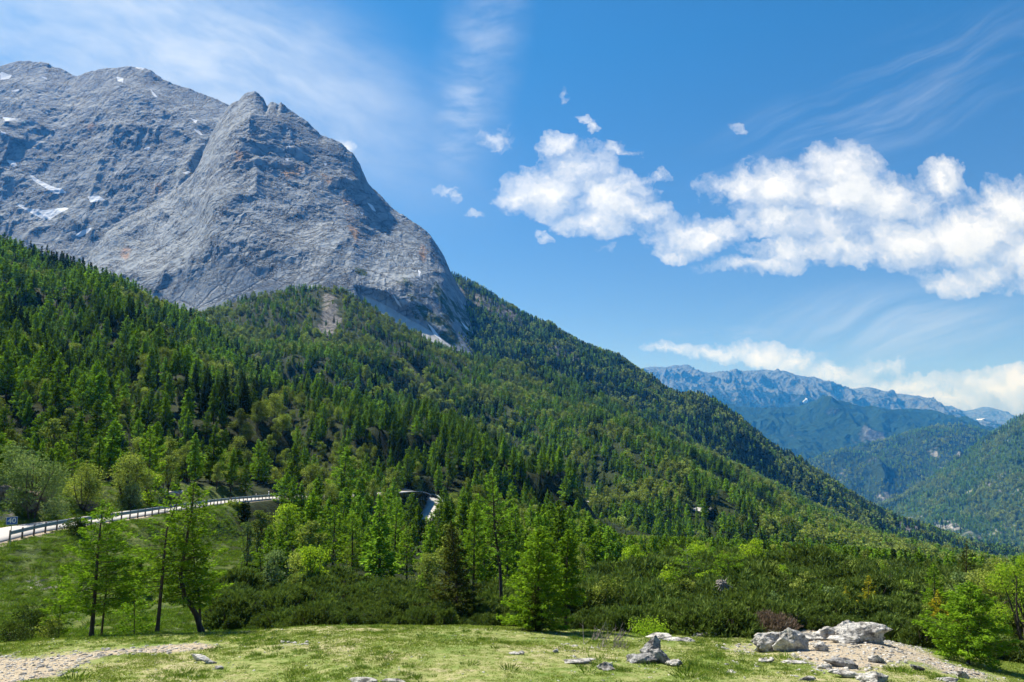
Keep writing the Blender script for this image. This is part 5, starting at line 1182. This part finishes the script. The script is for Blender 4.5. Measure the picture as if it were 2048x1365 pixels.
def tube_mesh(name, P, r, mat, sides=8):
    m = Mesh(); m.tube(P, r, sides); return m.build(name, [mat], smooth=True)
# blue sign with 40
x, y = float(tx_of(20, 1086)) * 60, 60.0; z = float(Hn(x, y))
e = link('road_sign', None, loc=(x, y, z)); e.rotation_euler.z = math.atan2(-x, y) * .9; tag(e, 'blue square road sign with the white number 40 on a thin post', 'road sign')
link('post', tube_mesh('post', [(0, .03, -.3), (0, .03, 1), (0, .03, 2.2)], .03, M_STEEL), e)
zt = float(tz_of(1034)) * y - z; w_ = .40
def rrect(w, h_, r=.05, k=4):
    o_ = []
    for cx, cz, a0 in ((w - r, h_ - r, 0), (-w + r, h_ - r, 90), (-w + r, -h_ + r, 180), (w - r, -h_ + r, 270)):
        for i in range(k + 1): a = R(a0 + 90 * i / k); o_.append((cx + r * math.cos(a), cz + r * math.sin(a)))
    return o_
pl = plate(rrect(w_, .33)); pl.materials.append(M_WHITE); q = link('sign_plate', pl, e, (0, 0, zt - .33))
pl = plate(rrect(w_ - .025, .305, .04), .02); pl.materials.append(M_BLUE); q2 = link('sign_face', pl, q, (0, -.006, 0))
t = link('lettering', text_mesh('40', .60, M_WHITE), q, (0, -.024, 0)); t.rotation_euler.x = math.pi / 2
for oo in (e,):
    oo.rotation_euler.z = -math.atan2(x, y)
    oo.rotation_euler.z = math.atan2(-x, y)
# warning triangle beyond the road
def tri_sign(px, pyb, Y, pyt, front, label):
    x = float(tx_of(px, pyb)) * Y; z = float(Hn(x, Y)); zt = float(tz_of(pyt)) * Y - z
    e = link('road_sign', None, loc=(x, Y, z)); e.rotation_euler.z = math.atan2(-x, Y) + (0 if front else .3); tag(e, label, 'road sign')
    link('post', tube_mesh('post', [(0, .03, -.3), (0, .03, 1), (0, .03, zt - .1)], .035, M_GREYP), e)
    a = .55; pl = plate([(-a, 0), (a, 0), (0, a * 1.7)]); pl.materials.append(M_RED if front else M_GREYP); q = link('sign_plate', pl, e, (0, 0, zt - a * 1.7))
    if front:
        pl = plate([(-a * .62, 0), (a * .62, 0), (0, a * 1.1)]); pl.materials.append(M_WHITE); link('sign_face', pl, q, (0, -.01, a * .22))
        pl = plate([(-.12, 0), (.12, 0), (.1, .14), (.02, .16), (0, .3), (-.06, .3), (-.06, .12)]); pl.materials.append(M_POST); link('symbol', pl, q, (0, -.02, a * .32))
        pl = plate([(-.42, -.3), (.42, -.3), (.42, -.03), (-.42, -.03)]); pl.materials.append(M_WHITE); link('text_panel', pl, e, (0, 0, zt - a * 1.7))
tri_sign(300, 1011, 98, 994, True, 'red bordered warning triangle with a white panel beside the road')
tri_sign(371, 1000, 112, 978, False, 'grey back of a triangular sign at the forest edge')
for px, Y, py in ((537, 128, 983), (600, 140, 981), (512, 124, 990)):
    x = float(tx_of(px, 1000)) * Y; z = float(Hn(x, Y)); e = link('marker_post', None, loc=(x, Y, z)); tag(e, 'white roadside marker post %s' % {537: 'beside the roadside larch', 600: 'at the far end of the visible road', 512: 'just past the bridge'}[px], 'marker post', 'marker posts')
    hh = max(.9, float(tz_of(py)) * Y - z); a, b = box_np(0, 0, hh / 2, .12, .10, hh); link('post', mesh_np('post', a, b, mats=[M_WHITE]), e); a, b = box_np(0, 0, 0, .126, .106, .18); link('reflector_band', mesh_np('reflector_band', a, b, mats=[M_POST]), e, (0, 0, hh * .8))

# ================================================================ ROCKS
def mat_boulder(name, base, dark):
    m, h = new_mat(name); P = h.pos(); n = h.noise(P, 2.6, 8, .68); n2 = h.noise(P, 9, 6, .7)
    c_ = h.ramp(n, [(.40, dark), (.47, tuple(x * .6 for x in base)), (.56, base), (.75, tuple(min(.85, x * 1.2) for x in base))])
    c_ = h.mix(h.mr(n2, .42, .33), c_, dark)
    nz = h.sep(h.n.new('ShaderNodeNewGeometry').outputs['Normal'])[2]
    mo = h.math('MULTIPLY', h.mr(nz, .45, .9), h.mr(h.noise(P, 5, 5, .7), .60, .68)); c_ = h.mix(mo, c_, (.10, .13, .03))
    principled(h, c_, .92, h.bump(h.math('ADD', n, n2), 1.0, .16), spec=.15); return m
M_LIMEST = mat_boulder('white_limestone', (.68, .66, .62), (.15, .145, .14))
M_BROWNR = mat_boulder('brownish_rock', (.34, .29, .24), (.10, .08, .065))
M_GREYR = mat_boulder('grey_limestone', (.42, .42, .42), (.07, .07, .075))
import bmesh
_ico = {}
def ico(n):
    if n not in _ico:
        bm = bmesh.new(); bmesh.ops.create_icosphere(bm, subdivisions=n, radius=1); bm.verts.ensure_lookup_table()
        _ico[n] = (np.array([v.co[:] for v in bm.verts]), np.array([[v.index for v in f.verts] for f in bm.faces])); bm.free()
    return _ico[n]
def rock_blob(seed, sx, sy, sz, n=5, rough=.28, tilt=0.0):
    V, Fc = ico(n); V = V.copy(); rg = np.random.default_rng(seed)
    # chop with random planes for angular faces
    for _ in range(22):
        nr = unit(rg.normal(size=3)); d = rg.uniform(.45, .85); s_ = V @ nr; m = s_ > d; V[m] -= nr * (s_[m] - d)[:, None] * .9
    q = V * 1.7 + seed * 3.1
    V = V * (1 + rough * ridged(q[:, 0], q[:, 1], q[:, 2], oct=5, gain=.55, seed=seed)[:, None] * .6 + .15 * fbm(V[:, 0] * 5, V[:, 1] * 5, V[:, 2] * 5, oct=4, seed=seed + 5)[:, None])
    V = V * [sx, sy, sz]
    c_, s_ = math.cos(tilt), math.sin(tilt); V = np.stack([V[:, 0] * c_ + V[:, 2] * s_, V[:, 1], -V[:, 0] * s_ + V[:, 2] * c_], 1)
    return V, Fc
def rock_thing(name, parts, label, mat, seed, cat='rock', group=None, Y=None, flat=1.0):
    """parts: (px centre, py bottom, width px, height px[, tilt]) joined into one stone"""
    p0 = parts[0]; x0, y0, z0 = hit(p0[0], min(p0[1], 1364)) if Y is None else at(p0[0], Y, p0[1])
    if p0[1] > 1364: sc_ = 1
    Vs, Fs, n = [], [], 0
    for i, p in enumerate(parts):
        if Y is None: x, y, z = hit(p[0], min(p[1], 1366))
        else: x, y, z = float(tx_of(p[0], p[1])) * Y, Y, None; 
        if z is None: z = float(Hn(x, y))
        if Y is None and i: y = y0 + float(np.clip(y - y0, -.55, .55)) * (1 + .5 * (seed == 1)); x = float(tx_of(p[0], p[1])) * y; z = float(Hn(x, y))
        w, hh = p[2] / F * y, p[3] / F * y
        V, Fc = rock_blob(seed * 10 + i, w * .74, max(.15, w * .36), hh * .5, n=6 if w > .9 else 5, tilt=p[4] if len(p) > 4 else 0.0, rough=.4)
        V = V + [x - x0, y - y0 + w * .1, z - z0 + hh * .24]; Vs.append(V); Fs.append(Fc + n); n += len(V)
    o = link(name, mesh_np(name, np.concatenate(Vs), np.concatenate(Fs), False, [mat]), loc=(x0, y0, z0)); tag(o, label, cat, group)
    if len(parts) > 1: md = o.modifiers.new('fuse', 'REMESH'); md.mode = 'VOXEL'; md.voxel_size = max(.022, parts[0][2] / F * y0 / 60)
    return o
rock_thing('boulder', [(1562, 1300, 64, 40, .1), (1532, 1304, 36, 46), (1545, 1302, 50, 34), (1582, 1304, 46, 44), (1594, 1308, 40, 56, .3), (1603, 1316, 32, 48, .4)], 'long white boulder with a dark overhang throwing a shadow to the right', M_LIMEST, 1)
rock_thing('rock_outcrop', [(1718, 1284, 84, 48), (1698, 1282, 46, 46), (1738, 1286, 40, 46), (1668, 1278, 46, 36), (1632, 1268, 54, 16), (1744, 1286, 46, 26), (1700, 1290, 50, 20)], 'rugged white rock outcrop at the top of the stony mound', M_LIMEST, 2)
rock_thing('rock', [(1645, 1303, 24, 26, .2)], 'upright small slab in the middle of the stony mound', M_LIMEST, 3)
rock_thing('rock', [(1688, 1334, 52, 22, .2), (1706, 1340, 28, 18, .3)], 'tilted grey slab on the front of the stony mound', M_GREYR, 4)
rock_thing('boulder', [(1752, 1326, 26, 20)], 'rounded bluish white boulder at the right of the stony mound', M_LIMEST, 5)
rock_thing('rock', [(1650, 1338, 24, 14)], 'block left of the tilted grey slab', M_LIMEST, 6)
rock_thing('boulder', [(1755, 1366, 50, 26)], 'large pale boulder cut by the bottom border', M_LIMEST, 7)
rock_thing('rock', [(1306, 1322, 38, 60, .2), (1321, 1328, 34, 42, .4), (1284, 1330, 56, 22)], 'pointed dark and white rock in the right part of the meadow', M_GREYR, 8)
rock_thing('rock', [(1352, 1333, 28, 18)], 'rounded buff stone right of the pointed rock', M_LIMEST, 9)
rock_thing('rock', [(1322, 1279, 48, 16), (1348, 1282, 40, 8), (1372, 1287, 30, 8)], 'low string of pale slabs at the meadow rim', M_LIMEST, 10)
rock_thing('rock', [(1412, 1275, 36, 10)], 'flat slab at the foot of the thicket', M_LIMEST, 11)
rock_thing('rock', [(1156, 1328, 46, 12)], 'flat buff rock half sunk in the grass', M_LIMEST, 12)
rock_thing('rock', [(1211, 1339, 32, 16), (1220, 1341, 20, 8)], 'small white wedge shaped rock in the grass', M_LIMEST, 13)
rock_thing('rock', [(400, 1322, 34, 16, .4), (415, 1328, 22, 12, .3)], 'whitish rock lying across the end of the trodden path', M_LIMEST, 14)
rock_thing('rock', [(437, 1339, 13, 9)], 'dark little stone beside the whitish path rock', M_GREYR, 15)
rock_thing('rock', [(728, 1366, 42, 12), (742, 1366, 20, 12)], 'white rock cut by the bottom border left of centre', M_LIMEST, 16)
rock_thing('rock', [(782, 1366, 34, 10)], 'second white rock cut by the bottom border', M_LIMEST, 17)
rock_thing('rock', [(1042, 1309, 14, 9), (1028, 1309, 16, 5)], 'pair of joined small stones in the middle of the meadow', M_LIMEST, 18)
rock_thing('rock', [(1112, 1305, 10, 8)], 'single small stone left of the dry stalk', M_GREYR, 19)
rock_thing('boulder', [(1545, 1200, 44, 26)], 'white boulder inside the pine thicket', M_LIMEST, 20, Y=41)
rock_thing('rock', [(1530, 1326, 28, 12), (1542, 1318, 8, 8)], 'white rubble below the long boulder', M_LIMEST, 21)
rock_thing('rock', [(1588, 1328, 40, 8)], 'flat white slab in front of the long boulder', M_LIMEST, 22)
rock_thing('rock', [(1700, 1356, 42, 18), (1672, 1346, 26, 10)], 'broken white slab at the lower end of the stony mound', M_LIMEST, 23)
rock_thing('rock', [(1618, 1362, 26, 12)], 'white stone near the bottom border below the stony mound', M_LIMEST, 24)
rock_thing('rock', [(1838, 1342, 20, 12, .3)], 'grey stone on the slope right of the stony mound', M_GREYR, 25)
rock_thing('rock', [(1925, 1356, 22, 18, .5)], 'white stone under the feathery larch', M_LIMEST, 26)
rock_thing('rock', [(1897, 1364, 40, 10)], 'white stones in a line at the bottom right', M_LIMEST, 27)
rock_thing('rock', [(80, 1335, 12, 5)], 'small stone lying on the trodden path', M_LIMEST, 28)
rock_thing('rock', [(28, 1052, 66, 52), (52, 1050, 36, 44)], 'brown grey rock face in the road cutting at the far left', M_BROWNR, 30, Y=74)
rock_thing('rock', [(80, 1018, 34, 26)], 'brownish rock in the bank above the left road', M_BROWNR, 31, Y=77)
rock_thing('rock', [(165, 1026, 36, 26)], 'reddish stones in the bank halfway along the rail', M_BROWNR, 32, Y=82)
rock_thing('rock', [(248, 1012, 20, 16)], 'grey rock beside the road left of the red triangle', M_GREYR, 33, Y=93)
rock_thing('rock', [(330, 1002, 60, 12)], 'pale stones along the road edge right of the red triangle', M_LIMEST, 34, Y=104)
x, y, z = at(1447, 45, 1170); zz = float(tz_of(1168)) * 45
V, Fc = rock_blob(91, .30, .22, .30, rough=1.4); mroot = link('tree_stump', mesh_np('tree_stump', V, Fc, False, [M_DEAD]), loc=(x, y, zz)); tag(mroot, 'weathered grey upturned root in the pine thicket', 'tree stump')
tk = Mesh(); rgr = np.random.default_rng(4)
for i in range(16):
    d = unit(rgr.normal(size=3) + [0, 0, -.3]); s = np.linspace(0, 1, 5)[:, None]; tk.tube(d * .42 * s + d * .1 * s ** 2 + rgr.normal(size=3) * .1 * s ** 2, .07 * (1 - s[:, 0] * .8), 5)
link('root', tk.build('root', [M_DEAD]), mroot)

# loose stones: the larger ones one by one, the grit as one mass
rg1 = np.random.default_rng(8); ST = []
for i in range(4):
    V, Fc = rock_blob(200 + i, .5, .42, .3, n=3, rough=.35); ST.append(mesh_np('stone', V, Fc, False, [M_LIMEST]))
spots = [(1560, 1345, 'on the grass below the long boulder'), (1610, 1310, 'between the long boulder and the upright slab'), (1780, 1300, 'on the right edge of the stony mound'), (1740, 1300, 'behind the rounded bluish boulder'),
         (1470, 1322, 'in the buff patch left of the long boulder'), (100, 1325, 'on the trodden path'), (300, 1300, 'at the upper edge of the path'), (1640, 1352, 'below the stony mound'), (1960, 1335, 'under the feathery larch'), (1800, 1320, 'at the foot of the stony mound'), (150, 1215, 'on the left embankment')]
for px, py, w in spots:
    for _ in range(6):
        qx, qy = px + rg1.normal() * 26, min(1362, py + rg1.normal() * 8); x, y, z = hit(qx, qy)
        if y > 60: continue
        o = link('stone', ST[int(rg1.integers(4))], loc=(x, y, z + .01)); s_ = rg1.uniform(.08, .22); o.scale = (s_ * rg1.uniform(.8, 1.5), s_, s_ * rg1.uniform(.5, 1)); o.rotation_euler.z = rg1.random() * 6; tag(o, 'small pale stone %s' % w, 'stone', 'loose stones %s' % w)
gcol = bpy.data.collections.new('grit_stock')
for i in range(4):
    V, Fc = rock_blob(300 + i, .5, .42, .28, n=1, rough=.3); gcol.objects.link(bpy.data.objects.new('grit_source_%s' % 'abcd'[i], mesh_np('grit', V, Fc, False, [M_LIMEST])))
def near_points(dens, y0, y1, xr, cond):
    n = int(dens * (y1 - y0) * xr * 2); x = rg1.uniform(-xr, xr, n); y = rg1.uniform(y0, y1, n); k = np.abs(x / y) < .82; x, y = x[k], y[k]; z = Hn(x, y); px, py = pix_of(x / y, z / y); k = cond(x, y, px, py) & (py < 1385)
    return x[k], y[k], z[k]
def dirt_at(x, y):
    fi = np.interp(y, YR, _yi).astype(int); fj = np.clip(((x / (y + 40) - SC[0]) / (SC[1] - SC[0])), 0, len(SC) - 1).astype(int); return dirt[fi, fj], fi, fj
x, y, z = near_points(60, 20, 44, 36, lambda x, y, a, b: (dirt_at(x, y)[0] + .5 * fbm(x * .8, y * .8, oct=3, seed=9) > .35) & (rg1.random(len(x)) < .75))
s_ = rg1.uniform(.03, .11, len(x)) * (1 + 1.8 * (rg1.random(len(x)) < .16)); stuff_scatter('gravel', np.stack([x, y, z], 1), np.repeat(s_[:, None], 3, 1), rg1.random(len(x)) * 6, rg1.integers(0, 4, len(x)), gcol, 'limestone grit strewn over the bare ground')
x, y, z = near_points(1.6, 20, 62, 45, lambda x, y, a, b: (a < 470) | (y < 40))
s_ = rg1.uniform(.04, .15, len(x)); stuff_scatter('scattered_gravel', np.stack([x, y, z], 1), np.repeat(s_[:, None], 3, 1), rg1.random(len(x)) * 6, rg1.integers(0, 4, len(x)), gcol, 'thinly scattered pebbles in the grass')

# ================================================================ GRASS
M_GRASS = foliage_mat('short_grass', (.10, .155, .025), (.24, .30, .075), trans=.35, vari=.7)
M_TUSS = foliage_mat('rank_grass', (.055, .115, .018), (.16, .24, .04), trans=.35, vari=.6)
def tuft(seed, n, rad, hgt, w, mat, name, lean=.5):
    rg = np.random.default_rng(seed); m = Mesh(); th = rg.random(n) * 6.28; q = np.sqrt(rg.random(n)) * rad
    b = np.stack([np.cos(th) * q, np.sin(th) * q, np.zeros(n)], 1); D = unit(np.stack([np.cos(th) * q / rad * lean, np.sin(th) * q / rad * lean, np.ones(n)], 1) + rg.normal(size=(n, 3)) * .25)
    L = hgt * rg.uniform(.5, 1.1, n); S = unit(np.cross(D, rg.normal(size=(n, 3)))); m.leaves(b + D * (L * .45)[:, None], D, S, L * .55, w, rg.random(n)); return m.build(name, [mat])
gc = bpy.data.collections.new('grass_stock'); tc_ = bpy.data.collections.new('tussock_stock')
for i in range(4):
    gc.objects.link(bpy.data.objects.new('grass_source_%s' % 'abcd'[i], tuft(10 + i, 26, .16, .055, .008, M_GRASS, 'grass_tuft', 1.2)))
    tc_.objects.link(bpy.data.objects.new('tussock_source_%s' % 'abcd'[i], tuft(20 + i, 60, .22, .26, .012, M_TUSS, 'tussock', 1.0)))
fy = lambda a: np.interp(a, [0, 200, 450, 600, 900, 1180, 1380, 1520, 1760, 1950, 2100], [34, 34, 38.5, 37.5, 38, 38, 36, 37, 37.5, 36, 34])
x, y, z = near_points(34, 20, 40, 32, lambda x, y, a, b: (y < fy(a) + .5) & (dirt_at(x, y)[0] + .55 * fbm(x * 1.1, y * 1.1, oct=4, seed=19) < .34))
pn = fbm(x / 2.2, y / 2.2, oct=4, seed=22); s_ = rg1.uniform(.6, 1.2, len(x)) * (1 + .7 * pn); stuff_scatter('meadow_grass', np.stack([x, y, z - .005], 1), np.stack([s_, s_, s_ * rg1.uniform(.6, 1.3, len(x))], 1), rg1.random(len(x)) * 6, rg1.integers(0, 4, len(x)), gc, 'short grazed alpine grass')
x, y, z = near_points(7, 20, 40, 32, lambda x, y, a, b: (y < fy(a) + .3) & (dirt_at(x, y)[0] < .4) & (fbm(x / 1.6, y / 1.6, oct=4, seed=23) + .25 * fbm(x / 8, y / 8, oct=2, seed=24) > .13))
s_ = rg1.uniform(.3, .75, len(x)); stuff_scatter('tufted_grass', np.stack([x, y, z - .01], 1), np.stack([s_, s_, s_ * .8], 1), rg1.random(len(x)) * 6, rg1.integers(0, 4, len(x)), tc_, 'darker tufted grass in patches over the meadow')
x, y, z = near_points(9, 33, 100, 80, lambda x, y, a, b: (a < 520) & (y > fy(a) + 1) & (fbm(x / 2, y / 2, oct=4, seed=25) > -.22))
dr_ = poly_dist(x, y, ROAD[::4])[0]; k = dr_ > RW + .9; x, y, z = x[k], y[k], z[k]
s_ = rg1.uniform(.5, 1.35, len(x)); stuff_scatter('bank_grass', np.stack([x, y, z - .02], 1), np.stack([s_, s_, s_ * .9], 1), rg1.random(len(x)) * 6, rg1.integers(0, 4, len(x)), tc_, 'rough tufted grass on the road banks')
for px, py, s_, w in ((1373, 1352, 2.1, 'with dead straw right of the buff stone'), (1348, 1330, 1.6, 'beside the rounded buff stone'), (1400, 1335, 1.5, 'right of the straw tussock'), (1020, 1340, 1.4, 'in the middle of the meadow near the bottom'), (1175, 1345, 1.2, 'left of the small white wedge rock'), (1188, 1322, 1.5, 'right of the flat buff rock'), (940, 1330, 1.2, 'left of the meadow centre'), (750, 1256, 1.0, 'small one at the rim of the meadow'), (545, 1300, 1.3, 'at the right end of the path'), (635, 1318, 1.2, 'broad one right of the path'), (370, 1345, 1.2, 'in front of the path rock'), (150, 1362, 1.8, 'at the bottom left border'), (1570, 1318, 1.5, 'under the long white boulder'), (1300, 1334, 1.3, 'at the foot of the pointed rock'), (980, 1262, 1.4, 'reddish one before the thicket'), (1800, 1345, 1.5, 'on the slope below the stony mound')):
    x, y, z = hit(px, min(py, 1363)); o = link('grass_tussock', tc_.objects[int(rg1.integers(4))].data, loc=(x, y, z - .02)); s_ *= .62; o.scale = (s_ * 1.6, s_ * 1.3, s_); o.rotation_euler.z = rg1.random() * 6; tag(o, 'dark green grass tussock %s' % w, 'grass tussock', 'grass tussocks on the meadow')

# two far stretches of the road showing between the trees of the hill
Xf, Yf, Zf_, Tf, PXf, PYf, _a = LAYERS['forested_hill']
def hill_hit(px, py):
    d = (PXf - px) ** 2 + (PYf - py) ** 2 + (Tf > 1) * 1e6; k = np.unravel_index(np.argmin(d), d.shape); return np.array([Xf[k], Yf[k], Zf_[k]])
for pts, w in (([(1168, 1012), (1185, 1011), (1205, 1010), (1218, 1009)], 5.5), ([(1392, 1022), (1402, 1025), (1412, 1029), (1420, 1034)], 7.5)):
    L = resample(catmull([hill_hit(*p_) for p_ in pts], 8), 1.5); L[:, 2] = blur1(L[:, 2], 3, 0) + 2.5
    V = np.stack([offset_line(L, a_, b_) for a_, b_ in ((-w, 0), (-w * .5, .1), (0, .15), (w * .5, .1), (w, 0))], 1)
    tag(link('road', mesh_np('road', V.reshape(-1, 3), grid_faces(len(L), 5), True, [M_ASPH])), kind='structure')
# ================================================================ HAZE
def make_haze():
    x0, x1, y0, y1, z0, z1 = -16200, 16200, -400, 16700, -901, 1500
    V = np.array([(x, y, z) for x in (x0, x1) for y in (y0, y1) for z in (z0, z1)], float)
    Fq = np.array([[0, 1, 3, 2], [4, 6, 7, 5], [0, 4, 5, 1], [2, 3, 7, 6], [0, 2, 6, 4], [1, 5, 7, 3]])
    m, h = new_mat('haze')
    v = h.n.new('ShaderNodeVolumePrincipled')
    v.inputs['Color'].default_value = (0.04, 0.32, 1.0, 1); v.inputs['Density'].default_value = HAZE
    v.inputs['Absorption Color'].default_value = (1, 1, 1, 1)
    v.inputs['Anisotropy'].default_value = 0.15
    h.l.new(v.outputs[0], h.out.inputs['Volume'])
    o = link('haze', mesh_np('haze', V, Fq, mats=[m])); tag(o, kind='stuff')
HAZE = 0.75e-4
make_haze()
